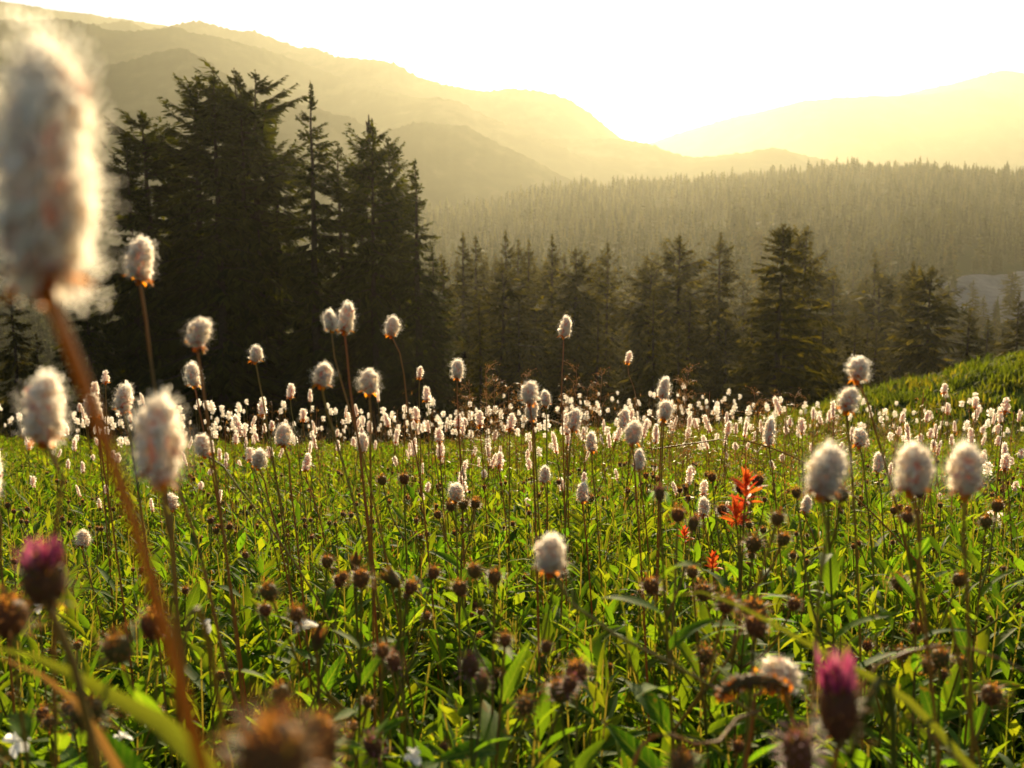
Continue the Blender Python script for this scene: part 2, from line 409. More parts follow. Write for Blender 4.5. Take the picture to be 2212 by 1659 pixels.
class Ridge:
    """terrain that rises from a foot towards a crest; rows run from foot to crest and down the far side"""
    def __init__(self, pts, D, foot, foot_z, seed, rough=1.0, power=1.0, step=6, wob=0.05, rows=20, spur=0.35):
        pts = np.asarray(pts, float)
        o = np.argsort(pts[:, 0]); pts = pts[o]
        self.px = np.arange(-1100, 3300, step, dtype=float)
        py = np.interp(self.px, pts[:, 0], pts[:, 1])
        k = np.ones(5) / 5
        py = np.convolve(np.pad(py, 2, 'edge'), k, 'valid')
        self.seed = seed; self.foot = foot; self.foot_z = foot_z; self.power = power
        Dv = D * (1 + wob * fbm1(self.px * 0.003, seed + 5, 3))
        self.C = np.array([at(x, y, d) for x, y, d in zip(self.px, py, Dv)])
        self.C[:, 2] += rough * fbm1(self.px * 0.02, seed, 6) * 0.6
        self.jag = rough * 0.9 * np.abs(np.random.default_rng(seed).normal(0, 1, len(self.px)))
        self.fx = foot / D
        self.rows = rows; self.relief = 9.0 if spur > 0.2 else 1.2
        self.spur = spur * fbm1(self.px * 0.006, seed + 9, 4)
    def surf(self, px, s):
        """s: 0 foot, 1 crest"""
        px = np.asarray(px, float); s = np.asarray(s, float)
        C = np.stack([np.interp(px, self.px, self.C[:, i]) for i in range(3)], -1)
        sp = np.interp(px, self.px, self.spur)
        f = self.fx + (1 - self.fx) * s
        e = self.power * np.exp(sp * 0.5)
        z = self.foot_z + (C[..., 2] - self.foot_z) * np.clip(s, 0, None) ** e
        x_, y_ = C[..., 0] * f, C[..., 1] * f
        k = 0.012; w = np.clip(s, 0, 1) * (1 - np.clip(s, 0, 1)) * 4
        z = z + self.relief * w * (np.sin(x_ * k + self.seed) * np.sin(y_ * k * 0.8 + 1.7 * np.sin(x_ * k * 0.6)) + 0.5 * np.sin(x_ * k * 2.7 + 2 * np.sin(y_ * k * 1.9)))
        return np.stack([x_, y_, z], -1)
    def build(self, name, mat, label):
        s = np.linspace(0, 1, self.rows)
        P = [self.surf(self.px, np.full_like(self.px, v)) for v in s]
        P[-1][:, 2] += self.jag
        for q, dz in ((1.06, 0.10), (1.2, 0.45), (1.4, 1.0)):
            B = self.C.copy(); B[:, :2] *= q; B[:, 2] = self.C[:, 2] + (self.foot_z - self.C[:, 2]) * dz
            P.append(B)
        P = np.array(P); n, k = P.shape[:2]
        i = np.arange(n - 1)[:, None] * k; j = np.arange(k - 1)[None]
        F = np.stack([i + j, i + j + 1, i + k + j + 1, i + k + j], 2).reshape(-1, 4)
        b = MB(); b.add(P.reshape(-1, 3), F)
        return tag(link(name, b.mesh(name, [mat])), label, None, None, 'structure')

H1 = [(-700, -120), (0, 4), (104, 21), (176, 28), (232, 39), (352, 56), (500, 90), (800, 190), (1300, 330), (1800, 420), (2600, 470)]
H2 = [(-700, 150), (0, 110), (150, 70), (190, 53), (247, 46), (278, 45), (313, 65), (352, 62), (416, 49), (458, 56), (493, 69), (550, 70), (599, 86), (645, 102), (683, 104), (705, 116), (760, 140), (1000, 260), (1400, 400), (2600, 480)]
H3 = [(-700, 320), (300, 150), (500, 118), (600, 115), (716, 121), (822, 133), (853, 141), (892, 164), (998, 191), (1043, 200), (1096, 194), (1170, 198), (1230, 214), (1272, 245), (1336, 298), (1400, 335), (1480, 370), (1700, 440), (2600, 520)]
H4 = [(-700, 20), (0, 42), (63, 48), (151, 42), (190, 55), (247, 69), (345, 65), (380, 58), (409, 72), (458, 81), (528, 95), (600, 116), (641, 134), (716, 164), (787, 182), (892, 210), (984, 221), (1033, 244), (1103, 274), (1156, 298), (1250, 340), (1500, 430), (2600, 560)]
H5 = [(-700, 190), (0, 195), (150, 160), (225, 143), (282, 132), (338, 114), (380, 109), (409, 114), (444, 136), (520, 180), (600, 215), (760, 260), (1000, 380), (1400, 480), (2600, 600)]
H6 = [(-700, 420), (500, 400), (780, 310), (868, 276), (913, 267), (970, 266), (1008, 274), (1068, 306), (1150, 350), (1250, 400), (1500, 500), (2600, 600)]
H7 = [(-700, 520), (800, 420), (1000, 340), (1184, 303), (1279, 302), (1350, 303), (1402, 312), (1485, 343), (1555, 338), (1629, 328), (1675, 318), (1724, 332), (1800, 352), (2000, 400), (2600, 470)]
H8 = [(-700, 600), (1000, 420), (1400, 310), (1555, 262), (1731, 218), (1872, 210), (1995, 205), (2094, 192), (2136, 200), (2211, 209), (2400, 200), (2700, 170), (3200, 220)]
H9 = [(-700, 600), (1500, 330), (1900, 215), (2060, 180), (2120, 165), (2170, 152), (2211, 158), (2300, 175), (2600, 150), (3200, 190)]
for name, pts, D, foot, seed, rough, lab in (
        ('mountain', H1, 1700, 1100, 11, 1.5, 'palest farthest mountainside sloping down along the top left of the range'),
        ('hill', H2, 1400, 900, 12, 2.2, 'pale hump-backed hill behind the dark wooded hill'),
        ('hill', H3, 1200, 800, 13, 1.6, 'long pale ridge stepping down to the bright gap in the range'),
        ('hill', H4, 1000, 650, 14, 1.6, 'tawny wooded hill whose long flank falls behind the conifer clump'),
        ('hill', H5, 820, 560, 15, 1.4, 'rounded grey-gold hill directly behind the tops of the conifer clump'),
        ('hill', H6, 760, 520, 16, 1.2, 'faint golden spur just beyond the flank of the conifer clump'),
        ('hill', H7, 1080, 650, 17, 1.4, 'low hazy ridge with a small peak closing the bright gap'),
        ('mountain', H8, 2100, 1300, 18, 1.6, 'broad pale mountain rising beyond the forested ridge'),
        ('mountain', H9, 2300, 1700, 19, 1.6, 'barely visible farthest peak above the broad pale mountain')):
    Ridge(pts, D * 1.3, foot * 1.3, -62, seed, rough * 1.3).build(name, M_HILL, lab)

RIDGE = [(-1100, 640), (0, 610), (500, 560), (780, 500), (950, 462), (1050, 446), (1150, 424), (1250, 408), (1350, 400), (1450, 405), (1520, 402), (1600, 390), (1700, 382), (1800, 372), (1900, 368), (2000, 374), (2100, 378), (2211, 380), (2500, 380), (3000, 420)]
forest_ridge = Ridge(RIDGE, 780, 160, -31, 21, 0.8, 1.05, step=6, wob=0.02, rows=30, spur=0.1)
forest_ridge.build('ridge', M_FLOOR, 'long forested ridge crossing behind the meadow on the sunny side')

def scree():
    rg = forest_ridge
    tt = np.linspace(0, 1, 26); b = MB()
    px = 2040 + 420 * tt
    lo, hi = [], []
    for x in px:
        # rows of the slope that appear between the two outlines of the bare patch
        s = np.linspace(0.1, 0.9, 200)
        P = rg.surf(np.full_like(s, x), s); u, v, d = proj(P)
        top = 612 - 20 * min((x - 2040) / 120, 1) + 5 * sin(x * 0.05); bot = 625 + 70 * min(max((x - 2040) / 90, 0), 1) + 8 * sin(x * 0.07)
        hi.append(np.interp(-top, -v, s)); lo.append(np.interp(-bot, -v, s))
    rows = 14; P = []
    for k in range(rows):
        s = np.array(lo) + (np.array(hi) - np.array(lo)) * k / (rows - 1)
        q = rg.surf(px, s); q[:, 2] += 0.5 + 0.25 * np.sin(px * 0.21 + k * 1.7); P.append(q)
    P = np.array(P); n, c = P.shape[:2]
    i = np.arange(n - 1)[:, None] * c; j = np.arange(c - 1)[None]
    F = np.stack([i + j, i + j + 1, i + c + j + 1, i + c + j], 2).reshape(-1, 4)
    b.add(P.reshape(-1, 3), F)
    tag(link('scree_slope', b.mesh('scree_slope', [M_SCREE])), 'bare grey scree patch on the forested slope by the edge of the view', None, None, 'structure')
    return px, np.array(lo), np.array(hi)
SCREE = scree()

# ------------------------------------------------------------------ conifers
def conifer(seed, H, R, whorls, per, sprays, z0=0.12, shape=0.8, droop=0.28, ragged=0.35, leader=1.0, flat=False, gappy=0.0):
    """trunk mesh and crown mesh of a mountain conifer: drooping boughs set with flat sprays of needles"""
    r = np.random.default_rng(seed)
    tb = MB()
    zz = np.linspace(-1.5, H * 0.985, 12)
    wob = np.cumsum(r.normal(0, 0.012 * R, (12, 2)), 0)
    tp = np.stack([wob[:, 0], wob[:, 1], zz], 1)
    V, F = tube(tp, 0.016 * H * np.clip(1 - zz / H, 0.015, 1.15) ** 0.9 + 0.012, 8)
    tb.add(V, F)
    cb = MB()
    t = z0 + (1 - z0) * np.linspace(0, 1, whorls) ** 0.9
    t = np.repeat(t, per) + r.normal(0, 0.35 / whorls, whorls * per)
    t = np.clip(t, z0 * 0.8, 0.993)
    n = len(t)
    az = r.uniform(0, 2 * pi, n)
    sector = 1 + ragged * np.sin(az * 2 + r.uniform(0, 6) + 9 * t) * 0.7
    prof = (1 - t) ** shape
    if flat: prof = np.minimum(prof * 1.7, 0.75 + 0 * t) * (1 - 0.4 * (t > 0.97))
    L = R * prof * r.uniform(1 - ragged, 1.12, n) * sector + 0.03 * R
    lay = np.repeat(np.where(r.uniform(size=whorls) < gappy, r.uniform(0.15, 0.45, whorls), 1.0), per)
    L *= (0.16 + 0.84 * smooth(0.0, 0.105, 1 - t)) * np.where(t < 0.82, lay, 1.0)
    keep = r.uniform(size=n) > 0.10
    t, az, L = t[keep], az[keep], L[keep]; n = len(t)
    rise = 0.75 * smooth(0.55, 1.0, t) - 0.08 + r.normal(0, 0.12, n)
    dirh = np.stack([np.cos(az), np.sin(az), 0 * az], 1)
    base = np.stack([np.interp(t * H, zz, tp[:, 0]), np.interp(t * H, zz, tp[:, 1]), t * H], 1)
    dr = droop * (1 - 0.6 * smooth(0.5, 1, t)) * r.uniform(0.5, 1.5, n)
    upt = 0.14 * r.uniform(0, 2.0, n)
    def axis(s):
        return base + dirh * (L * s)[:, None] + np.array([0, 0, 1.0]) * (L * (rise * s - dr * s ** 2 + upt * s ** 4))[:, None]
    # woody boughs
    bs = [axis(np.full(n, v)) for v in (0.0, 0.5, 0.97)]
    wr = 0.02 * L + 0.008
    side = np.stack([-np.sin(az), np.cos(az), 0 * az], 1)
    up = np.array([0, 0, 1.0])
    rows = []
    for q, P in enumerate(bs):
        w = (wr * (1.0, 0.6, 0.15)[q])[:, None]
        rows.append(np.stack([P + side * w, P + up * w, P - side * w], 1))
    Q = np.stack(rows, 1).reshape(-1, 3)
    o = (np.arange(n) * 9)[:, None, None]
    fq = np.array([[a * 3 + c, a * 3 + (c + 1) % 3, (a + 1) * 3 + (c + 1) % 3, (a + 1) * 3 + c] for a in (0, 1) for c in range(3)])
    cb.add(Q, (fq[None] + o).reshape(-1, 4), 1)
    # sprays
    for k in range(sprays):
        s0 = 0.14 + 0.86 * (k + r.uniform(0, 1, n)) / sprays
        P = axis(s0); P2 = axis(np.minimum(s0 + 0.05, 1.05)); T = norm(P2 - P)
        for sd in (-1, 1, 0):
            if sd == 0:
                d = norm(T * r.uniform(0.4, 1.0, (n, 1)) + side * r.normal(0, 0.3, (n, 1)) + up * r.uniform(-0.55, 0.25, (n, 1)))
            else:
                d = norm(T * r.uniform(0.5, 1.0, (n, 1)) + side * sd * r.uniform(0.5, 1.0, (n, 1)) - up * r.uniform(0.05, 0.55, (n, 1)))
            ln = (0.12 + 0.34 * L * (1.05 - 0.75 * s0)) * r.uniform(0.6, 1.25, n)
            ln = np.minimum(ln, 0.9 + 0.14 * L)
            wd = ln * r.uniform(0.09, 0.19, n) + 0.015
            X = norm(np.cross(d, up + 0.35 * r.normal(0, 1, (n, 3))))
            tipd = P + d * ln[:, None] - up * (0.18 * ln)[:, None]
            m = P + d * (ln * 0.45)[:, None]
            q = np.stack([P - X * (wd * 0.25)[:, None], m - X * wd[:, None] - up * (0.08 * ln)[:, None], tipd, m + X * wd[:, None] - up * (0.08 * ln)[:, None]], 1).reshape(-1, 3)
            f = np.array([[0, 1, 2], [0, 2, 3]])[None] + (np.arange(n) * 4)[:, None, None]
            cb.add(q, f.reshape(-1, 3), 0, np.repeat(r.uniform(0, 0.9, n), 4))
    # leader
    for k in range(14):
        z = H * (0.955 + 0.05 * k / 14); a = r.uniform(0, 6.28)
        ln = (0.32 - 0.018 * k) * (0.5 + H / 40)
        d = np.array([cos(a), sin(a), 0.7]); P = np.array([tp[-1, 0], tp[-1, 1], z])
        X = norm(np.cross(d, up)) * 0.045
        cb.add([P - X, P + d * ln, P + X, P + up * 0.12], [[0, 1, 2], [0, 1, 3]], 0, r.uniform(0, 0.9))
    return tb, cb

def tree_meshes(name, *a, **k):
    tb, cb = conifer(*a, **k)
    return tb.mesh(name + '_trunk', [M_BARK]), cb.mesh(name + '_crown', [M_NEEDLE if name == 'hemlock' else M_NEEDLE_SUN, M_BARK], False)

def plant_tree(name, meshes, protoH, px, py, D, rz, label, group, widen=1.0, base=None):
    top = at(px, py, D)
    bz = float(ground_h(top[0], top[1])) - 0.3 if base is None else base
    H = (top[2] - bz) * (0.98 if protoH > 24 else 1.0)
    root = thing(name, (top[0], top[1], bz), label, 'tree', group)
    s = H / protoH
    root.scale = (s * widen, s * widen, s); root.rotation_euler = (0, 0, rz)
    link('trunk', meshes[0], root); link('crown', meshes[1], root)
    return root

BIG = [tree_meshes('hemlock', 100 + i, 26, (5.2, 4.7, 5.8, 4.2, 5.2)[i], (40, 42, 38, 42, 40)[i], 5, 17, z0=(0.16, 0.12, 0.2, 0.14, 0.1)[i], shape=(0.38, 0.48, 0.34, 0.72, 0.42)[i], droop=0.30, ragged=0.36, gappy=(0.26, 0.22, 0.30, 0.15, 0.24)[i]) for i in range(5)]
G = 'tall dark conifers of the near clump'
clump = [
    (271, 289, 60, 0, 0.85, 'small spire-topped conifer at the outer edge of the dark clump beside the big blurred flower'),
    (322, 226, 63, 2, 1.25, 'broad flat-shouldered conifer in the clump with layered boughs reaching out over the small spire'),
    (421, 148, 61, 0, 1.05, 'clump conifer with a crooked thin top just before the row of four highest tops'),
    (458, 130, 59, 1, 0.95, 'tallest clump conifer, first of the four close highest tops, bare trunk showing in gaps'),
    (490, 131, 64, 4, 1.0, 'second of the four close highest tops in the dark conifer clump'),
    (518, 142, 61, 1, 0.85, 'shorter third of the four close highest tops in the dark conifer clump'),
    (540, 139, 63, 2, 1.15, 'last of the four close highest tops, boughs sweeping out towards the lone slim spire'),
    (676, 160, 58, 3, 0.95, 'lone slim spire standing clear above the clump with open layered boughs below'),
    (600, 262, 65, 2, 1.05, 'low round-topped conifer filling the dip between the highest tops and the slim spire'),
    (738, 292, 61, 4, 0.9, 'flat-topped conifer tucked between the slim spire and the dead forked top'),
    (795, 254, 58, 2, 0.85, 'clump conifer with a bare dead top rising above its crooked foliage'),
    (839, 283, 60, 0, 0.85, 'conifer with a curled drooping top next to the bare dead top'),
    (894, 331, 56, 3, 1.1, 'outermost dense conifer of the clump, its skirts spreading towards the open hazy forest'),
    (375, 250, 66, 4, 1.1, 'conifer inside the clump behind the flat-shouldered tree, its top hidden in boughs'),
    (770, 330, 66, 2, 1.0, 'clump conifer behind the bare dead top, hardly showing its own tip'),
    (856, 372, 62, 4, 1.1, 'clump conifer behind the outermost dense one, its tip just above the crown edge'),
    (930, 520, 57, 3, 1.1, 'low conifer closing the sunny end of the clump beneath the outermost tree'),
    (180, 520, 57, 1, 1.0, 'low dark conifer at the foot of the clump behind the big blurred flower stem'),
]
for i, (px, py, D, v, w, lab) in enumerate(clump):
    plant_tree('conifer', BIG[v], 26, px, py, D, i * 1.7, lab, G, w)
# the dead snag top of one clump tree stands clear of its foliage
p0 = at(795, 300, 58)
o = [x for x in COL.objects if x.get('label', '').startswith('clump conifer with a bare dead top')][0]
b = MB()
for (x1, y1), (x2, y2) in (((794, 330), (796, 248)), ((796, 300), (803, 256)), ((796, 285), (790, 262))):
    V, F = tube(spline([at(x1, y1, 58), at((x1 + x2) / 2 + 1.5, (y1 + y2) / 2, 58), at(x2, y2, 58)], 5), [0.16, 0.13, 0.1, 0.07, 0.03], 6)
    b.add(V, F)
me = b.mesh('dead_top', [M_BARK])
M4 = Matrix.Translation(o.location) @ o.rotation_euler.to_matrix().to_4x4() @ Matrix.Diagonal((*o.scale, 1))
me.transform(M4.inverted())
link('dead_top', me, o)

MID = [tree_meshes('fir', 200 + i, 20, (4.5, 3.9, 4.8, 3.7)[i], 40, 5, 14, z0=0.05, shape=(0.62, 0.78, 0.55, 0.7)[i], droop=0.3, ragged=0.35, flat=(i == 2)) for i in range(4)]
# the solitary tree: each bough is a piece of its own
def solitary():
    top = at(1692, 486, 56); bz = float(ground_h(top[0], top[1])) - 0.3; H = top[2] - bz
    root = thing('conifer', (top[0], top[1], bz), 'large solitary conifer with broad layered boughs standing before the hazy forest slope', 'tree')
    tb, _ = conifer(301, H, 4.0, 4, 3, 1)
    link('trunk', tb.mesh('solitary_trunk', [M_BARK]), root)
    r = np.random.default_rng(302); bms = []
    for i in range(6):
        # one bough along +X, built at unit length 1
        b = MB(); rr = np.random.default_rng(310 + i)
        s = np.linspace(0, 1, 7); P = np.stack([s, 0.05 * np.sin(3 * s + i), -0.16 * s ** 2 + 0.10 * s ** 4], 1)
        V, F = tube(P, 0.022 * (1 - 0.85 * s), 5); b.add(V, F, 1)
        n = 90
        q = 0.12 + 0.88 * rr.uniform(0, 1, n) ** 0.9
        C = np.stack([np.interp(q, s, P[:, c]) for c in range(3)], 1)
        d = norm(np.stack([rr.uniform(0.3, 1, n), rr.uniform(-1, 1, n) * 1.1, rr.uniform(-0.5, 0.28, n)], 1))
        ln = 0.30 * (1.1 - 0.7 * q) * rr.uniform(0.6, 1.3, n); wd = ln * rr.uniform(0.14, 0.26, n)
        X = norm(np.cross(d, np.array([0, 0, 1.0]) + 0.4 * rr.normal(0, 1, (n, 3))))
        tip = C + d * ln[:, None] - np.array([0, 0, 0.15]) * ln[:, None]; m = C + d * (ln * 0.45)[:, None]
        V = np.stack([C, m - X * wd[:, None], tip, m + X * wd[:, None]], 1).reshape(-1, 3)
        f = np.array([[0, 1, 2], [0, 2, 3]])[None] + (np.arange(n) * 4)[:, None, None]
        b.add(V, f.reshape(-1, 3), 0, np.repeat(rr.uniform(0, 0.9, n), 4))
        bms.append(b.mesh('bough', [M_NEEDLE_SUN, M_BARK], False))
    # radius of the crown read level by level from top (1) to foot (0)
    tl = [0.02, 0.12, 0.28, 0.42, 0.5, 0.58, 0.66, 0.74, 0.82, 0.88, 0.93, 0.97, 1.0]
    rl = [3.6, 4.4, 4.9, 4.6, 3.9, 3.2, 3.2, 2.1, 2.3, 1.5, 1.35, 0.55, 0.28]
    k = 0
    for lev in np.concatenate([np.linspace(0.08, 0.86, 21), np.linspace(0.88, 0.995, 11)]):
        wl = r.uniform(0.6, 1.1) if lev < 0.86 else 1.0
        for _ in range(6 if lev < 0.86 else 4):
            lv = lev + r.normal(0, 0.006); L = np.interp(lv, tl, rl) * r.uniform(0.7, 1.1) * wl
            az = k * 2.4 + r.normal(0, 0.3); k += 1
            el = 0.75 * smooth(0.8, 1.0, lv) + r.normal(0.02, 0.10)
            q = Quaternion((0, 0, 1), az) @ Quaternion((0, 1, 0), -el)
            link('bough', bms[k % 6], root, (0, 0, H * min(lv, 0.995)), q, L)
solitary()

G = 'hazy conifers standing in the valley before the forest slope'
mids = [
    (1742, 487, 74, 2, 0.7, 'skinny conifer with a sparse crooked top peering over the large solitary tree'),
    (1556, 501, 78, 0, 1.0, 'dense pointed conifer standing before the hazy slope between the flat top and the solitary tree'),
    (1464, 508, 80, 2, 0.95, 'flat-topped conifer with open branches next to the dense pointed one'),
    (2012, 575, 66, 2, 1.1, 'dark broad conifer with a bent top standing before the grey scree'),
    (2095, 668, 60, 0, 1.0, 'short pointed conifer below the grey scree, above the sunlit knoll'),
    (2132, 688, 58, 3, 1.0, 'squat dark conifer directly behind the sunlit knoll, beside a pointed one'),
    (2195, 630, 64, 0, 1.0, 'dark conifer cut by the frame edge above the sunlit knoll'),
    (1001, 502, 92, 1, 1.0, 'slim hazy conifer nearest to the edge of the dark clump'),
    (1024, 510, 96, 3, 1.0, 'hazy conifer second from the dark clump, rather blunt'),
    (1089, 499, 92, 1, 1.1, 'tall thin hazy conifer standing apart between the clump and a close pair'),
    (1118, 517, 98, 0, 0.9, 'first of a close pair of hazy conifers past the dark clump'),
    (1139, 517, 94, 3, 0.85, 'second, thinner of a close pair of hazy conifers past the dark clump'),
    (1190, 509, 88, 1, 1.0, 'tall straight hazy conifer between the close pair and the sunlit lacy one'),
    (1248, 535, 76, 2, 0.8, 'lacy golden-lit conifer with see-through branches in mid valley'),
    (1318, 525, 84, 0, 0.8, 'narrow hazy conifer between the lacy one and the flat-topped one'),
    (1392, 553, 86, 0, 1.0, 'small pointed hazy conifer just before the flat-topped one'),
    (1036, 630, 50, 3, 0.9, 'dark little conifer in front, close to the skirts of the clump'),
    (1412, 620, 58, 1, 0.9, 'dark slender conifer low in the valley above the tall red grass heads'),
    (1462, 690, 52, 0, 1.0, 'very low dark conifer beside the slender one in the valley'),
    (960, 560, 62, 3, 1.0, 'hazy conifer half hidden behind the outermost tree of the clump'),
    (1852, 672, 72, 0, 0.9, 'pointed conifer in the hollow between the solitary tree and the bent-top tree'),
    (1895, 690, 78, 3, 1.0, 'blunt low conifer in the hollow just before the bent-top tree'),
    (1625, 660, 68, 0, 1.0, 'low conifer tucked against the skirts of the solitary tree'),
    (1215, 655, 66, 3, 1.0, 'low bushy conifer beneath the lacy golden one'),
    (1290, 660, 64, 1, 1.1, 'low dark conifer under the narrow hazy one'),
    (1120, 640, 70, 0, 1.0, 'low conifer under the close pair past the clump'),
    (20, 560, 54, 1, 0.9, 'conifer with a bare trunk at the frame edge under the big blurred flower'),
    (78, 720, 46, 3, 1.0, 'small dark conifer low behind the clump edge, near the double bistort'),
]
for i, (px, py, D, v, w, lab) in enumerate(mids):
    plant_tree('conifer', MID[v], 20, px, py, D, i * 2.1 + 0.5, lab, G, w)

# lower conifers filling the hollow behind the meadow edge
def hollow_trees():
    r = np.random.default_rng(91); spots = []
    while len(spots) < 125:
        px = r.uniform(940, 2260); D = r.uniform(72, 190); py = r.uniform(560, 760) - 25 * (D > 110)
        if 1600 < px < 1790 and D < 80: continue
        if px > 1880 and py > 690: continue
        if px > 2010 and py < 680: continue
        spots.append((px, py, D))
    for i, (px, py, D) in enumerate(spots):
        t_ = at(px, py + 40, D)
        plant_tree('conifer', MID[int(r.integers(0, 4))], 20, px, py, D, r.uniform(0, 6.28), where(t_, 'hollow-grown conifer', LAND_T), 'conifers packed in the hollow', r.uniform(0.95, 1.35))
hollow_trees()

# the forest on the ridge: the largest 200 singly, the rest as one mass
def low_tree(seed):
    r = np.random.default_rng(seed); b = MB()
    V, F = lathe([(0.12, 0.0), (0.075, 0.5), (0.006, 0.97)], 4); b.add(V, F)
    n = 20; t = np.linspace(0.05, 0.97, n) + r.normal(0, 0.01, n); a = np.arange(n) * 2.4 + r.uniform(0, 0.5, n)
    L = 0.25 * (1 - t) ** 0.62 * r.uniform(0.6, 1.2, n) + 0.012
    D = np.stack([np.cos(a), np.sin(a), 0 * a], 1); X = np.stack([-np.sin(a), np.cos(a), 0 * a], 1)
    B = np.stack([0 * t, 0 * t, t + 0.03], 1); tip = B + D * L[:, None] - np.array([0, 0, 1]) * (0.30 * L + 0.03)[:, None]
    w = (L * 0.55 + 0.008)[:, None]
    mid = B + D * (L * 0.6)[:, None] - np.array([0, 0, 1]) * (0.2 * L + 0.02)[:, None]
    V = np.stack([B, mid - X * w, tip, mid + X * w], 1).reshape(-1, 3)
    f = np.array([[0, 1, 2], [0, 2, 3]])[None] + (np.arange(n) * 4)[:, None, None]
    b.add(V, f.reshape(-1, 3))
    return b
LOWB = [low_tree(400 + i) for i in range(6)]

def forest():
    r = np.random.default_rng(50)
    n = 14500
    px = r.uniform(-250, 2460, n); s = r.uniform(0, 1.0, n) ** 0.85
    extra_px = r.uniform(-250, 2460, 1500); extra_s = r.uniform(0.965, 1.03, 1500)
    px = np.concatenate([px, extra_px]); s = np.concatenate([s, extra_s])
    P = forest_ridge.surf(px, np.minimum(s, 1.0)); P[:, :2] *= np.maximum(s, 1)[:, None]
    gap = np.interp(px, SCREE[0], SCREE[1], left=9, right=9), np.interp(px, SCREE[0], SCREE[2], left=9, right=9)
    ok = ~((s > gap[0] - 0.04) & (s < gap[1] + 0.004) & (r.uniform(size=len(px)) > 0.04))
    clear = np.sin(px * 0.013 + s * 7) + np.sin(px * 0.031 - s * 11) > -1.75
    ok &= clear
    px, s, P = px[ok], s[ok], P[ok]
    h = 8.2 * np.exp(r.normal(0, 0.28, len(px))) * np.where(r.uniform(size=len(px)) < 0.06, 1.35, 1.0); h = np.clip(h, 3.5, 17); h *= np.where(s > 0.96, 0.9, 1)
    u, v, d = proj(P)
    size = h / d
    seen = (u > 930) & (u < 2240)
    order = np.argsort(-np.where(seen, size, 0))[:200]
    single = np.zeros(len(px), bool); single[order] = True
    lab = 'one of many hazy conifers crowding the lower forest slope beyond the valley trees'
    for i in order:
        root = thing('conifer', (P[i, 0], P[i, 1], P[i, 2] - 0.4), lab, 'tree', 'conifers of the hazy forest slope')
        m = MID[int(r.integers(0, 4))]; k = h[i] / 20
        root.scale = (k * r.uniform(0.95, 1.4),) * 2 + (k,); root.rotation_euler = (0, 0, r.uniform(0, 6.28))
        link('trunk', m[0], root); link('crown', m[1], root)
    idx = np.nonzero(~single)[0]; b = MB(); kind = r.integers(0, 6, len(idx))
    for q in range(6):
        ii = idx[kind == q]; N = len(ii); a = r.uniform(0, 6.28, N); c, sn = np.cos(a), np.sin(a)
        w = h[ii] * r.uniform(0.85, 1.35, N); Z = np.zeros(N)
        M = np.stack([np.stack([c * w, -sn * w, Z], 1), np.stack([sn * w, c * w, Z], 1), np.stack([Z, Z, h[ii]], 1)], 1)
        Vt = np.concatenate(LOWB[q].V)
        off = 0
        Q = P[ii].copy(); Q[:, 2] -= 0.4
        V = np.einsum('nij,kj->nki', M, Vt) + Q[:, None]
        tint = np.repeat(r.uniform(0, 0.95, N), len(Vt))
        b.V.append(V.reshape(-1, 3)); b.T.append(tint)
        for kk, lst in LOWB[q].F.items():
            F = np.concatenate([x for x, _ in lst])
            FF = (F[None] + (np.arange(N) * len(Vt))[:, None, None]).reshape(-1, kk) + b.n
            b.F.setdefault(kk, []).append((FF, np.zeros(len(FF), int)))
        b.n += N * len(Vt)
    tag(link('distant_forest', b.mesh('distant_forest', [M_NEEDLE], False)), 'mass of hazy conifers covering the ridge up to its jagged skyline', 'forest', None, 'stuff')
forest()

# ------------------------------------------------------------------ haze: the air between the camera and the mountains
def haze():
    m, nt, N, L = new_mat('haze_air')
    pv = N.new('ShaderNodeVolumePrincipled')
    pv.inputs['Color'].default_value = (0.86, 0.84, 0.64, 1)
    pv.inputs['Density'].default_value = HAZE_DENSITY
    pv.inputs['Anisotropy'].default_value = HAZE_G
    for s in ('Density Attribute', 'Temperature Attribute', 'Color Attribute'):
        if s in pv.inputs: pv.inputs[s].default_value = ''
    o = N.new('ShaderNodeOutputMaterial'); L.new(pv.outputs[0], o.inputs['Volume'])
    if hasattr(m, 'cycles'): 
        try: m.cycles.homogeneous_volume = True
        except Exception: pass
    b = MB()
    x, y0, y1, z0, z1 = 5400, -2400, 4700, -66, 760
    V = [(-x, y0, z0), (x, y0, z0), (x, y1, z0), (-x, y1, z0), (-x, y0, z1), (x, y0, z1), (x, y1, z1), (-x, y1, z1)]
    b.add(V, [[0, 3, 2, 1], [4, 5, 6, 7], [0, 1, 5, 4], [1, 2, 6, 5], [2, 3, 7, 6], [3, 0, 4, 7]])
    tag(link('haze', b.mesh('haze', [m], False)), 'golden evening haze filling the valley and veiling the hills', None, None, 'stuff')
haze()
# ------------------------------------------------------------------ bistort: fluffy white heads on thin stems
HL, HR = 0.034, 0.011            # nominal head length and radius
def head_core(t):
    return 0.42 * HR * np.clip(np.sin(pi * (0.06 + 0.90 * np.asarray(t))), 0, 1) ** 0.55

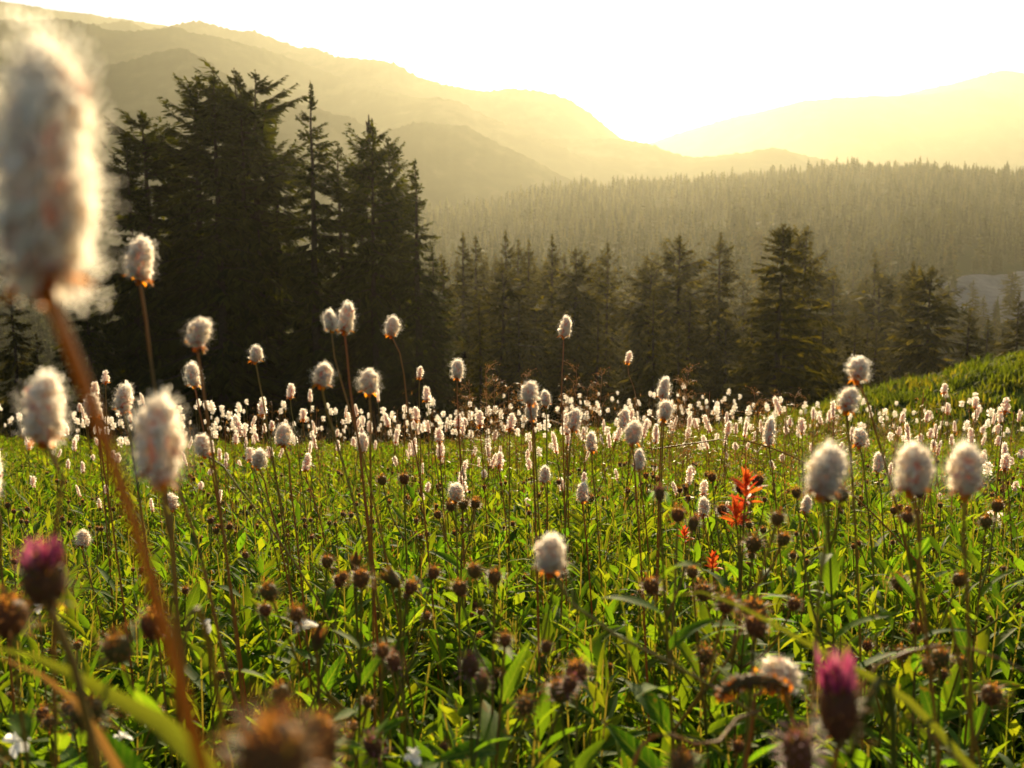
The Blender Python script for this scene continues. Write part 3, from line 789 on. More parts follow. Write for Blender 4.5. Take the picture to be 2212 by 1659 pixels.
def bistort_head(seed, n, npet, nsta, wide=1.0, gaps=0.08):
    r = np.random.default_rng(seed)
    hb, sb = MB(), MB()
    tt = np.linspace(0, 1, 9)
    V, F = lathe(np.stack([head_core(tt), HL * (0.04 + 0.86 * tt)], 1), 10); hb.add(V, F, 1)
    i = np.arange(n); t = (i + 0.5) / n; a = i * 2.39996 + r.normal(0, 0.15, n)
    gapdir = r.uniform(0, 6.28) if gaps else 99.0
    keep = (r.uniform(size=n) > gaps) & ~((np.abs(np.sin((a - gapdir) / 2)) < (0.10 if gaps else 0.0)) & (r.uniform(size=n) < 0.7) & (t < 0.6))
    t, a = t[keep], a[keep]; n = len(t)
    el = np.interp(t, [0, 0.12, 0.5, 0.85, 1], [-0.55, -0.3, 0.12, 0.75, 1.45]) + r.normal(0, 0.12, n)
    rad = np.stack([np.cos(a), np.sin(a), 0 * a], 1); up = np.array([0, 0, 1.0])
    Nn = norm(rad * np.cos(el)[:, None] + up * np.sin(el)[:, None])
    B = rad * (head_core(t) * 0.9)[:, None] + up * (HL * (0.04 + 0.86 * t))[:, None]
    size = r.uniform(0.6, 1.3, n) * (1 + 0.16 * np.sin(3 * a + seed) * np.sin(9 * t + seed * 1.7) + 0.12 * np.sin(5 * a + 14 * t)) * np.interp(t, [0, 0.1, 0.8, 1], [0.85, 1, 1, 0.7])
    def tangent(N_, ang):
        X = norm(np.cross(N_, up + 1e-3)); Y = np.cross(N_, X)
        return X * np.cos(ang)[:, None] + Y * np.sin(ang)[:, None]
    fade = r.uniform(size=n) < 0.05
    for p in range(npet):
        ang = p / npet * 2 * pi + r.uniform(0, 6.28, n)
        T = tangent(Nn, ang); d = norm(Nn + T * r.uniform(0.45, 0.95, (n, 1)))
        L = (0.0052 * size * wide)[:, None] * r.uniform(0.8, 1.2, (n, 1)); w = L * 0.36
        X = norm(np.cross(d, Nn)); b0 = B + Nn * 0.0012
        q = np.stack([b0 - X * w * 0.3, b0 + d * L * 0.6 - X * w, b0 + d * L, b0 + d * L * 0.6 + X * w], 1).reshape(-1, 3)
        f = np.array([[0, 1, 2, 3]])[None] + (np.arange(n) * 4)[:, None, None]
        hb.add(q, f.reshape(-1, 4), np.where(fade, 1, 0), np.repeat(r.uniform(0, 0.9, n), 4))
    for p in range(nsta):
        ang = r.uniform(0, 6.28, n); T = tangent(Nn, ang)
        d = norm(Nn + T * r.uniform(0.1, 0.55, (n, 1)))
        L = (HR * 0.78 * size)[:, None] * r.uniform(0.7, 1.25, (n, 1)); X = norm(np.cross(d, up + 0.3)) ; w = 0.00030 if npet > 3 else 0.0006
        tip = B + d * L
        sb.add(np.stack([B - X * w, B + X * w, tip], 1).reshape(-1, 3), (np.array([[0, 1, 2]])[None] + (np.arange(n) * 3)[:, None, None]).reshape(-1, 3), 0, np.repeat(r.uniform(0, 0.9, n), 3))
        if npet > 3:
            Y = np.cross(d, X); s = 0.00050
            q = np.stack([tip - X * s, tip + d * s * 1.3, tip + X * s, tip - d * s], 1).reshape(-1, 3)
            sb.add(q, (np.array([[0, 1, 2, 3]])[None] + (np.arange(n) * 4)[:, None, None]).reshape(-1, 4), 0, 0.2)
    return hb, sb
def head_meshes(seed, *a, **k):
    hb, sb = bistort_head(seed, *a, **k)
    return hb.mesh('bistort_head', [M_PETAL, M_CORE]), sb.mesh('bistort_stamens', [M_STAMEN])
HI = [head_meshes(600 + i, 135 if i else 170, 5, 9, 0.98, 0.08 if i else 0.0) for i in range(6)]
def joined_head(seed, n, npet, nsta, wide):
    hb, sb = bistort_head(seed, n, npet, nsta, wide)
    for k, lst in sb.F.items():
        for F, m in lst: hb.F.setdefault(k, []).append((F + hb.n, m * 0 + 2))
    hb.V += sb.V; hb.T += sb.T; hb.n += sb.n
    return hb
MIDH = [joined_head(620 + i, 70, 3, 4, 1.05).mesh('bistort_head', [M_PETAL, M_CORE, M_STAMEN]) for i in range(6)]
LOWH = [joined_head(640 + i, 34, 2, 2, 1.9) for i in range(5)]

def bract_mesh():
    b = MB(); r = np.random.default_rng(3)
    for k in range(7):
        a = k / 7 * 2 * pi + r.normal(0, 0.2); el = r.uniform(-0.5, 0.7)
        D = np.array([[cos(a) * cos(el), sin(a) * cos(el), sin(el)]])
        V, F = leaf_tpl(0.0085 * r.uniform(0.7, 1.2), 0.0042, 3, 0.3, 0.4)
        V, F = scatter(V, F, frames(D), np.array([[0, 0, 0.0005]])); b.add(V, F, 0, r.uniform(0, 0.9))
    V, F = lathe([(0.0012, -0.004), (0.0026, 0.0), (0.0035, 0.003)], 8); b.add(V, F, 0, 0.3)
    return b.mesh('bistort_bract', [M_BRACT])
BRACT = bract_mesh()
def sheath_mesh():
    b = MB(); V, F = lathe([(0.0016, -0.012), (0.0026, -0.004), (0.0028, 0.002), (0.0012, 0.008)], 7); b.add(V, F)
    V, F = leaf_tpl(0.02, 0.005, 4, 0.3, 0.4); V, F = scatter(V, F, frames(np.array([[0.4, 0.1, 0.9]])), np.array([[0.001, 0, 0]])); b.add(V, F, 0, 0.5)
    return b.mesh('stem_sheath', [M_GSTEM])
SHEATH = sheath_mesh()
GB = 'fluffy white bistort flowers of the meadow'
HERO = []
def bistort(px, py, w, h, tilt=0, path=(), label='', rad=1.0, head=None, bract=True, sheath=None, d=None, away=0.0):
    """a flower whose head is w x h pixels at (px, py); path: pixels its stem runs through below the head"""
    k = len(HERO); r = np.random.default_rng(700 + k)
    d = d or 0.0225 * FPX / w
    W, H = w / FPX * d, h / FPX * d
    a = radians(tilt); axis = CAM_R * sin(a) + CAM_UP * cos(a) + np.array([0, 1.0, 0]) * away; axis = norm(axis)
    base = at(px, py, d) - axis * H * 0.5
    pts = [base, base - axis * 0.007 * (W / 0.0225)]
    pts += [at(x, y, d) for x, y in path]
    if not path:
        pts.append(base + np.array([r.normal(0, 0.02), r.normal(0, 0.02), -0.22]))
    last = pts[-1]; prev = pts[-2]
    dr = norm(last - prev); gz = float(ground_h(last[0], last[1]))
    run = min(max((last[2] - gz) / max(-dr[2], 0.3), 0.02), 1.0) * 0.6
    gx, gy = last[0] + dr[0] * run, last[1] + dr[1] * run
    ground = np.array([gx, gy, float(ground_h(gx, gy)) - 0.01])
    if last[2] - ground[2] > 0.03: pts.append(ground)
    P = spline(pts, 26)
    root = thing('bistort_flower', tuple(pts[-1]), label, 'flower', GB)
    R0 = Vector(pts[-1])
    sw = 0.00105 * rad * np.clip(W / 0.0225, 0.8, 1.4)
    b = MB(); V, F = tube(P - pts[-1], sw * np.linspace(1.0, 1.5, 26), 7); b.add(V, F, 0, r.uniform(0, 0.9, ) * np.ones(len(V)))
    link('stem', b.mesh('bistort_stem', [M_AMBER if w > 200 else M_STEM]), root)
    q = quat_z_to(axis, r.uniform(0, 6.28)); sc = (W / (2 * HR * 1.12), W / (2 * HR * 1.12), H / (HL * 1.12))
    hi = w > 26
    m = HI[(head if head is not None else k) % 6]
    loc = Vector(base) - R0
    if hi:
        ho = link('flower_head', m[0], root, loc, q, sc); link('stamens', m[1], ho)
    else:
        ho = link('flower_head', MIDH[k % 6], root, loc, q, sc)
    if bract: link('bract', BRACT, root, loc, q, W / 0.022 * (1.25 if w > 200 else 1.3))
    if sheath is not None:
        j = int(sheath * 25); link('leaf_sheath', SHEATH, root, Vector(P[j]) - R0, quat_z_to(norm(P[j - 1] - P[j + 1]), r.uniform(0, 6)), W / 0.022)
    HERO.append((px, py, d))
    return root

bistort(103, 335, 232, 540, 2, [(118, 660), (190, 850), (262, 1040), (340, 1300), (400, 1500), (440, 1665)], 'huge blurred bistort head filling the upper corner on a thick amber stem', 1.25, 0)
bistort(303, 555, 66, 92, 3, [(306, 640), (320, 740), (336, 850), (352, 1000)], 'pink-tinged bistort head alone on a bare stem before the dark clump', 1.15, 1, sheath=0.25)
bistort(98, 872, 100, 150, 4, [(116, 990), (116, 1170)], 'large soft-focus bistort head at the edge, below the huge blurred one', 1.0, 2)
bistort(344, 938, 120, 190, 2, [(345, 1060), (372, 1200), (385, 1600), (390, 1500)], 'large soft bistort head beside the amber stem of the huge blurred one', 1.0, 3)
bistort(431, 714, 60, 66, 12, [(432, 800), (444, 880), (456, 960)], 'rounded bistort head leaning before the clump, next to the pink-tinged one', 1.0, 4)
bistort(416, 806, 34, 52, -8, [(425, 860), (440, 930)], 'small bistort head hanging just beneath the rounded leaning one', 1.0, 1, d=1.1)
bistort(554, 762, 35, 36, 8, [(556, 810), (566, 855), (576, 910)], 'small ragged bistort head alone against the dark trunks', 1.0, 5)
bistort(748, 682, 44, 66, 8, [(748, 760), (757, 850), (775, 960), (790, 1100)], 'taller head of the double bistort before the clump', 1.1, 2)
bistort(713, 690, 33, 45, -6, [(722, 770), (748, 860), (768, 930)], 'shorter head of the double bistort before the clump', 1.0, 0, d=0.95)
bistort(699, 806, 50, 50, 14, [(697, 850), (706, 890), (722, 940)], 'round bistort head facing the camera below the double bistort', 1.0, 3)
bistort(797, 820, 48, 54, 0, [(799, 870), (799, 940), (800, 1000)], 'dome-shaped bistort head just past the crossing stems of the double bistort', 1.0, 4)
bistort(848, 702, 35, 44, 10, [(862, 760), (874, 830), (882, 900), (905, 1020), (920, 1150)], 'bistort head on a long curving stem before the outermost clump tree', 1.0, 5)
bistort(988, 795, 30, 42, 2, [(987, 850), (990, 910)], 'upright egg-shaped bistort head before the dark little conifer', 1.0, 1)
bistort(1221, 703, 32, 46, 10, [(1216, 770), (1212, 830), (1214, 890)], 'highest bistort head in the middle of the meadow against the hazy trees', 0.9, 2)
bistort(1358, 770, 19, 28, 12, [(1366, 830), (1376, 870), (1384, 930)], 'tiny bistort head on a fine bare stem above the tall red grass heads', 0.9, 3)
bistort(1854, 793, 51, 54, 8, [(1862, 850), (1890, 930), (1905, 980)], 'upper of two fluffy bistort heads stacked before the sunlit knoll', 1.0, 4)
bistort(1833, 860, 51, 54, 14, [(1828, 920), (1838, 1000), (1842, 1060)], 'lower of two fluffy bistort heads stacked before the sunlit knoll', 1.0, 5)
bistort(1786, 1010, 92, 112, 14, [(1780, 1110), (1772, 1230)], 'first of three large backlit bistort heads, tilted, nearest the scarlet flowers', 1.0, 0)
bistort(1974, 1005, 90, 106, 8, [(1978, 1110), (1984, 1230), (1996, 1330)], 'middle of the three large backlit bistort heads', 1.0, 1)
bistort(2086, 1006, 90, 110, 3, [(2080, 1110), (2086, 1230)], 'last of the three large backlit bistort heads, with a rusty streaked middle', 1.0, 3)
bistort(1190, 1190, 82, 80, 4, [(1194, 1240), (1222, 1290), (1292, 1352), (1380, 1396)], 'round dandelion-like bistort head alone low in the green leaves on a bent rusty stem', 1.0, 2)
bistort(985, 1060, 41, 40, 4, [(984, 1110), (986, 1170)], 'short bistort head with a red base alone among the brown buds', 1.0, 4)
bistort(1258, 1060, 32, 44, 2, [(1260, 1110), (1266, 1170)], 'smooth egg-shaped bistort head low in the green above the round bent-stemmed one', 1.0, 5)
bistort(1177, 1022, 28, 36, 8, [(1178, 1060), (1180, 1130)], 'small bistort head next above the smooth egg-shaped one', 1.0, 1)
bistort(1145, 845, 46, 48, 6, [(1148, 900), (1150, 950)], 'biggest head at the middle of the far crowded group', 1.0, 2)
bistort(1148, 882, 32, 46, 4, [(1152, 930), (1156, 990)], 'pinkish bistort head right under the biggest of the crowded group', 1.0, 0)
bistort(1178, 858, 28, 34, -4, [(1180, 900)], 'bistort head touching the shoulder of the biggest one in the crowded group', 1.0, 3, d=1.7)
bistort(1240, 903, 36, 48, 10, [(1232, 950), (1228, 1010)], 'leaning oval bistort head past the crowded group', 1.0, 3)
bistort(1368, 930, 45, 50, 8, [(1366, 980), (1372, 1050)], 'wide bistort head with a rusty base below the tall red grass heads', 1.0, 4)
bistort(1276, 952, 30, 44, -4, [(1278, 1000), (1284, 1060)], 'oval bistort head between the leaning oval one and the rusty-based one', 1.0, 5)
bistort(1380, 990, 28, 44, 2, [(1382, 1040), (1390, 1100)], 'upright oval bistort head directly below the rusty-based one', 1.0, 0)
bistort(1435, 836, 30, 48, 10, [(1430, 880), (1428, 930)], 'ragged bistort head just under the tall red grass heads', 1.0, 2)
bistort(1437, 884, 34, 42, 8, [(1432, 930)], 'rounded bistort head below the ragged one and the red grass heads', 1.0, 1)
bistort(1348, 902, 30, 44, 4, [(1600, 950)], 'oval bistort head partly behind the wide rusty-based one', 1.0, 3)
bistort(1662, 928, 30, 62, 4, [(1664, 990), (1670, 1040)], 'long double-tiered bistort head before the solitary tree', 1.0, 5)
bistort(438, 958, 46, 46, -8, [(470, 1000), (520, 1060), (560, 1110)], 'pinkish bistort head with a slanting stem beside the large soft one', 1.0, 2)
bistort(561, 988, 38, 40, 10, [(566, 1030), (580, 1080)], 'pinkish bistort head half over its smaller neighbour in the open grass', 1.0, 0)
bistort(540, 979, 25, 32, 0, [(546, 1020)], 'smaller bistort head half hidden by its pinkish neighbour', 1.0, 4)
bistort(613, 936, 40, 46, 6, [(618, 980), (626, 1040)], 'dome-shaped bistort head over the grass edge in front of the clump trunks', 1.0, 1)
bistort(783, 953, 29, 40, 4, [(780, 1010), (790, 1080)], 'bistort head standing where the double bistort stems cross the grass', 1.0, 3)
bistort(948, 938, 25, 34, 0, [(950, 990)], 'upper of two small bistort heads one above the other in the middle grass', 1.0)
bistort(951, 970, 22, 36, 0, [(953, 1020)], 'lower of two small bistort heads one above the other in the middle grass', 1.0)
bistort(1079, 990, 24, 36, 6, [(1082, 1040), (1088, 1090)], 'lone oval bistort head in the green past the two stacked small ones', 1.0)
bistort(268, 856, 46, 62, 6, [(276, 920), (286, 980)], 'spiky bistort head between the amber stem and the large soft head', 1.0, 5)
bistort(200, 872, 42, 50, -6, [(210, 930), (222, 1000)], 'bistort head half hidden behind the amber stem', 1.0, 2)
bistort(205, 838, 24, 34, 2, [(208, 900)], 'smaller head peeping above the one behind the amber stem', 1.0, d=1.5)
bistort(228, 812, 22, 30, 0, [(229, 860), (230, 910)], 'neat small upright bistort head against the clump, past the amber stem', 1.0)
bistort(628, 842, 22, 34, 4, [(632, 900)], 'small narrow bistort head before the clump trunks', 1.0)
bistort(566, 879, 24, 36, 2, [(572, 930)], 'small bistort head standing at the dark edge beneath the ragged one', 1.0)
bistort(655, 894, 20, 28, 4, [(658, 940)], 'little bistort head between the narrow one and the round camera-facing one', 1.0)
bistort(907, 803, 19, 28, 6, [(905, 850), (906, 900)], 'little bistort head beside the long curving stem', 1.0)
bistort(921, 848, 22, 34, 0, [(926, 900)], 'small bistort head between the long curving stem and the egg-shaped one', 1.0)
bistort(990, 908, 24, 34, 4, [(992, 960)], 'small bistort head directly beneath the upright egg-shaped one', 1.0)
bistort(1036, 902, 23, 38, 0, [(1038, 950)], 'narrow bistort head on the near side of the far crowded group', 1.0)
bistort(1104, 908, 25, 40, 8, [(1100, 960)], 'narrow slanted bistort head below the far crowded group', 1.0)
bistort(898, 892, 22, 32, 0, [(900, 940)], 'smooth pale bistort head where the long curving stem meets the grass', 1.0)
bistort(1857, 942, 36, 40, 6, [(1862, 990), (1868, 1040)], 'fluffy bistort head above the gap in the three large backlit ones', 1.0, 4)
bistort(1897, 996, 27, 42, 6, [(1900, 1050), (1905, 1110)], 'small head in the gap between the first two large backlit ones', 1.0, 1)
bistort(2172, 873, 25, 36, 8, [(2165, 930)], 'bistort head on the rim before the shaded side of the knoll, nearest the frame edge', 1.0)
bistort(2172, 995, 25, 38, 6, [(2176, 1050), (2180, 1100)], 'head standing just past the last large backlit one', 1.0)
bistort(370, 1081, 32, 36, -6, [(372, 1130), (376, 1190)], 'small bistort head directly below the base of the large soft one', 1.0, 3)
bistort(1520, 1051, 23, 34, 4, [(1522, 1090)], 'upper of a close pair of bistort heads beside the scarlet flowers', 1.0)
bistort(1520, 1092, 29, 44, 4, [(1524, 1150)], 'lower of a close pair of bistort heads beside the scarlet flowers', 1.0, 4)
bistort(1742, 1086, 27, 36, 14, [(1744, 1130)], 'bistort head crouched below the first large backlit one', 1.0, 5)
bistort(1690, 1452, 104, 64, 30, [(1640, 1500), (1620, 1600)], 'lying pale bistort head blurred behind the magenta thistle bud', 1.0, 2, d=0.55)
bistort(2040, 838, 18, 24, 8, [(2030, 890)], 'highest small bistort head against the sunlit knoll', 1.0)
bistort(2046, 880, 16, 26, 0, [(2050, 930)], 'small bistort head beneath the highest one against the knoll', 1.0)
bistort(2106, 868, 18, 26, 0, [(2108, 930)], 'small bistort head over the dark foot of the knoll', 1.0)
bistort(-18, 1020, 50, 120, 0, [(-10, 1100), (0, 1200)], 'bistort head cut off by the frame edge below the large soft one', 1.0, 3)
bistort(663, 995, 24, 40, 10, [(668, 1050)], 'tousled bistort head low in the grass past the dome-shaped one', 1.0)
bistort(180, 1160, 32, 34, 6, [(184, 1210)], 'small dull bistort head low in the grass above the magenta bud', 1.0, 1)



# stems with ready made bends for the flowers of the open meadow; unit height 1 m from ground to head base
BISTORT_PROTO = []
def make_proto(k, low=False):
    r = np.random.default_rng(800 + k)
    Ht = 0.5; lean = r.normal(0, 0.07, 2)
    P = spline([[0, 0, -0.02], [lean[0] * 0.2 + r.normal(0, 0.01), lean[1] * 0.2, Ht * 0.45], [lean[0], lean[1], Ht]], 9)
    return P, norm(P[-1] - P[-2])
for k in range(8):
    P, ax = make_proto(k); r = np.random.default_rng(820 + k)
    root = thing('bistort_flower', (0, 0, 0), '', 'flower', GB)
    b = MB(); V, F = tube(P, np.linspace(0.0017, 0.0010, 9), 5); b.add(V, F)
    link('stem', b.mesh('bistort_stem', [M_STEM]), root)
    q = quat_z_to(ax, r.uniform(0, 6)); s = r.uniform(0.85, 1.1); rd = (1.15, 0.72, 1.25, 0.95, 1.35, 0.8, 1.05, 0.9)[k]
    link('flower_head', MIDH[k % 6], root, Vector(P[-1]), q, (s * rd * 0.86, s * rd * 0.86, s * (1.0, 1.35, 0.8, 1.15, 0.95, 1.3, 1.05, 1.2)[k]))
    link('bract', BRACT, root, Vector(P[-1]), q, s)
    BISTORT_PROTO.append(root)

def fov_x(y): return 0.577 * y

def field_positions(r, n, y0, y1, power):
    y = y0 + (y1 - y0) * r.uniform(0, 1, n) ** power
    x = r.uniform(-1, 1, n) * (fov_x(y) * 1.05 + 0.1)
    return x, y

def field_flowers():
    r = np.random.default_rng(61)
    x, y = field_positions(r, 1600, 1.75, 9.8, 1.25)
    h = r.uniform(0.40, 0.60, 1600) + smooth(3.0, 6.5, y) * r.uniform(0, 0.14, 1600) + (r.uniform(size=1600) < 0.15) * r.uniform(0.03, 0.14, 1600) - 0.10 * smooth(3.2, 1.7, y) * r.uniform(0, 1, 1600)
    # flowers stand in drifts
    dens = 0.45 + 0.55 * np.sin(x * 1.9 + 1) * np.sin(y * 1.3 + x * 0.4) + 0.25 * np.exp(-((x / y) - 0.05) ** 2 * 20)
    near = smooth(1.6, 3.0, y) * 0.96 + 0.06
    ok = r.uniform(size=1600) < dens * near
    x, y, h = x[ok], y[ok], h[ok]
    z = ground_h(x, y); u, v, d = proj(np.stack([x, y, z + h], 1))
    vis = (u > -10) & (u < 2225)
    single = np.zeros(len(x), bool); order = np.argsort(y + 99 * ~vis)[:300 - len(HERO)]; single[order] = True
    proto_used = set(); cnt = {}
    for i in order:
        k = int(r.integers(0, 8)); p = BISTORT_PROTO[k]
        o = p if k not in proto_used else copy_tree(p); proto_used.add(k)
        o.location = (x[i], y[i], z[i]); o.rotation_euler = (0, 0, r.uniform(0, 6.28)); o.scale = (h[i] / 0.5,) * 3
        if y[i] < 3.3: o['label'] = where((x[i], y[i], z[i] + h[i]), 'small bistort head')
        elif y[i] < 4.6: o['label'] = 'small pale bistort head in the loose front rows of the far flower band'
        else: o['label'] = 'tiny pale bistort head in the crowded far flower band under the trees'
    b = MB()
    ii = np.nonzero(~single)[0]
    for i in ii:
        q = int(r.integers(0, 5)); a = r.uniform(0, 6.28); lean = r.normal(0, 0.05, 2)
        P = np.array([[x[i], y[i], z[i]], [x[i] + lean[0] * 0.4, y[i] + lean[1] * 0.4, z[i] + h[i] * 0.5], [x[i] + lean[0], y[i] + lean[1], z[i] + h[i]]])
        V, F = tube(P, 0.0014, 3); b.add(V, F, 3, r.uniform(0, 0.9))
        s = r.uniform(0.75, 1.4); ca, sa = cos(a) * s * 1.15, sin(a) * s * 1.15
        M = np.array([[[ca, -sa, 0], [sa, ca, 0], [lean[0] * 0.5, lean[1] * 0.5, s]]])
        lb = LOWH[q]; Vt = np.concatenate(lb.V); tt = np.concatenate(lb.T)
        V = Vt @ M[0].T + P[2]
        for kk, lst in lb.F.items():
            for F, m in lst: b.F.setdefault(kk, []).append((F + b.n, m * (m != 1)))
        b.V.append(V); b.T.append((tt + r.uniform()) % 0.95); b.n += len(V)
    tag(link('distant_bistort', b.mesh('distant_bistort', [M_PETAL, M_CORE, M_STAMEN, M_STEM])), 'specks of white bistort crowding the far edge of the meadow', 'flowers', None, 'stuff')
field_flowers()

# ------------------------------------------------------------------ asters: leafy stems with brown spiky buds
def bud_mesh(seed, R=0.0062, H=0.0125, scales=70, spread=1.0, pink=0, tipmat=1, cap=True):
    r = np.random.default_rng(seed); b = MB()
    t = np.linspace(0, 1, 8); prof = R * np.clip(np.sin(pi * (0.10 + 0.72 * t)), 0, 1) ** 0.7
    prof[-1] = R * 0.15
    V, F = lathe(np.stack([prof, H * t], 1), 12); b.add(V, F, 0)
    n = scales; i = np.arange(n); tt = ((i + 0.5) / n) ** 0.8; a = i * 2.39996
    rad = np.stack([np.cos(a), np.sin(a), 0 * a], 1); up = np.array([0, 0, 1.0])
    B = rad * (np.interp(tt, t, prof) * 0.97)[:, None] + up * (H * tt)[:, None]
    el = np.interp(tt, [0, 0.5, 1], [-0.25, 0.2, 1.1]) + r.normal(0, 0.25, n)
    d = norm(rad * np.cos(el)[:, None] * spread + up * np.sin(el)[:, None])
    L = R * r.uniform(0.7, 1.4, n); X = np.stack([-np.sin(a), np.cos(a), 0 * a], 1); w = R * 0.10
    mid = B + d * (L * 0.55)[:, None]; tip = B + d * L[:, None] + rad * (L * 0.25 * spread)[:, None] - up * (L * 0.15)[:, None]
    q = np.stack([B - X * w, B + X * w, mid + X * w * 0.75, mid - X * w * 0.75, tip], 1).reshape(-1, 3)
    off = (np.arange(n) * 5)[:, None, None]
    b.add(q, (np.array([[0, 1, 2, 3]])[None] + off).reshape(-1, 4), 0, np.repeat(r.uniform(0, 0.9, n), 5))
    b.F.setdefault(3, []).append(((np.array([[3, 2, 4]])[None] + off).reshape(-1, 3) + b.n - len(q), np.full(n, tipmat)))
    if cap and not pink:
        m = 46; a = r.uniform(0, 6.28, m); rr = R * 0.8 * np.sqrt(r.uniform(0, 1, m))
        B = np.stack([np.cos(a) * rr, np.sin(a) * rr, H * (0.96 - 0.25 * (rr / R) ** 2)], 1)
        d = norm(np.stack([np.cos(a) * rr / R, np.sin(a) * rr / R, 0.6 + 0 * a], 1) + r.normal(0, 0.25, (m, 3))); L = R * r.uniform(0.3, 0.6, m)
        X = norm(np.cross(d, [0.3, 0.2, 1])) * R * 0.06
        b.add(np.stack([B - X, B + X, B + d * L[:, None]], 1).reshape(-1, 3), (np.array([[0, 1, 2]])[None] + (np.arange(m) * 3)[:, None, None]).reshape(-1, 3), tipmat, np.repeat(r.uniform(0, 0.9, m), 3))
    return b
def floret_tuft(seed, R, L, n):
    r = np.random.default_rng(seed); b = MB()
    a = r.uniform(0, 6.28, n); rr = R * np.sqrt(r.uniform(0, 1, n))
    B = np.stack([np.cos(a) * rr, np.sin(a) * rr, 0 * a], 1)
    d = norm(np.stack([np.cos(a) * rr / R * 0.14, np.sin(a) * rr / R * 0.14, 1 + 0 * a], 1) + r.normal(0, 0.08, (n, 3)))
    for i in range(n):
        V, F = leaf_tpl(L * r.uniform(0.6, 1.1), R * 0.22, 4, r.uniform(-0.05, 0.15), 0.5)
        V, F = scatter(V, F, frames(d[i:i + 1], r.uniform(0, 6.28)), B[i:i + 1]); b.add(V, F, 0, r.uniform(0, 0.9))
    return b
BMATS = [M_BUD, M_BUDTIP, M_PURPLE]
BUDS = [bud_mesh(900 + i, spread=(1.0, 1.25, 0.8)[i % 3]).mesh('aster_bud', BMATS) for i in range(4)]
BUDS_SHUT = [bud_mesh(910 + i, R=0.0048, H=0.0125, spread=0.5, tipmat=2).mesh('aster_bud', BMATS) for i in range(2)]
BUDS_LOW = [bud_mesh(920 + i, scales=30).mesh('aster_bud', BMATS) for i in range(3)]
LEAVES = [leaf_tpl(1.0, (0.27, 0.22, 0.30, 0.19, 0.25, 0.22)[i], 7, (0.25, 0.4, 0.12, 0.3, 0.55, 0.05)[i], 0.35, (0.8, 0.72, 0.85, 0.7, 0.8, 0.75)[i], 0.012) for i in range(6)]
def leaf_obj_mesh(i):
    b = MB(); b.add(*LEAVES[i]); return b.mesh('aster_leaf', [M_LEAFV])
LEAFM = [leaf_obj_mesh(i) for i in range(6)]
GA = 'leafy asters in brown bud'

def aster_frame(r, base, top, nb, pts=None):
    """stem curve and bud stalks"""
    H = top - base
    mid = base + H * 0.5 + np.array([r.normal(0, 0.012), r.normal(0, 0.012), 0])
    P = spline([base - [0, 0, 0.01], mid, top], 14) if pts is None else spline(pts, 18)
    stalks = []
    for j in range(nb):
        k = int(len(P) * r.uniform(0.66, 0.9)); b0 = P[k]; a = r.uniform(0, 6.28)
        ln = (top[2] - b0[2]) * r.uniform(0.5, 0.95) + 0.012; sp = ln * r.uniform(0.35, 0.7)
        e = b0 + np.array([cos(a) * sp, sin(a) * sp, ln])
        stalks.append(spline([b0, b0 + np.array([cos(a) * sp * 0.6, sin(a) * sp * 0.6, ln * 0.4]), e], 6))
    return P, stalks

def aster(base, top, label, seed, nleaf=16, leafL=0.055, nb=2, buds=None, single_leaves=True, budscale=1.0, pts=None, t0=0.08, leaf_el=(0.5, 1.05), group=GA, wide=1.0):
    r = np.random.default_rng(seed); base, top = np.asarray(base, float), np.asarray(top, float)
    root = thing('aster', tuple(base), label, 'plant', group)
    P, stalks = aster_frame(r, base, top, nb, pts)
    b = MB(); V, F = tube(P - base, np.linspace(0.0017, 0.0010, len(P)), 6); b.add(V, F)
    for s in stalks:
        V, F = tube(s - base, np.linspace(0.0013, 0.0009, 6), 5); b.add(V, F, 0, 0.3)
    link('stem', b.mesh('aster_stem', [M_GSTEM]), root)
    pool = buds or BUDS
    for e, dr in [(P[-1], norm(P[-1] - P[-2]))] + [(s[-1], norm(s[-1] - s[-2])) for s in stalks]:
        link('bud', pool[int(r.integers(0, len(pool)))], root, Vector(e - base), quat_z_to(dr, r.uniform(0, 6.28)), budscale * r.uniform(0.8, 1.15))
    tt = np.linspace(t0, 0.9, nleaf) + r.normal(0, 0.01, nleaf); az = np.arange(nleaf) * 2.39996 + r.uniform(0, 6.28) + r.normal(0, 0.3, nleaf)
    el = r.uniform(leaf_el[0], leaf_el[1], nleaf); L = 1.15 * leafL * r.uniform(0.7, 1.15, nleaf) * np.interp(tt, [0, 0.3, 0.75, 1], [0.9, 1.1, 1.0, 0.6])
    D = np.stack([np.cos(az) * np.cos(el), np.sin(az) * np.cos(el), np.sin(el)], 1)
    M = frames(D, r.normal(0, 0.35, nleaf))
    C = np.stack([np.interp(tt, np.linspace(0, 1, len(P)), P[:, c]) for c in range(3)], 1) - base
    for i in range(nleaf):
        link('leaf', LEAFM[int(r.integers(0, 6))], root, Vector(C[i]), quat_y_to(M[i]), (L[i] * wide, L[i], L[i]))
    return root

def hero_aster(px, py, d, label, seed, lean=(0, 0), **k):
    top = at(px, py, d); bx, by = top[0] + lean[0], top[1] + lean[1]
    base = np.array([bx, by, float(ground_h(bx, by))])
    return aster(base, top, label, seed, **k)

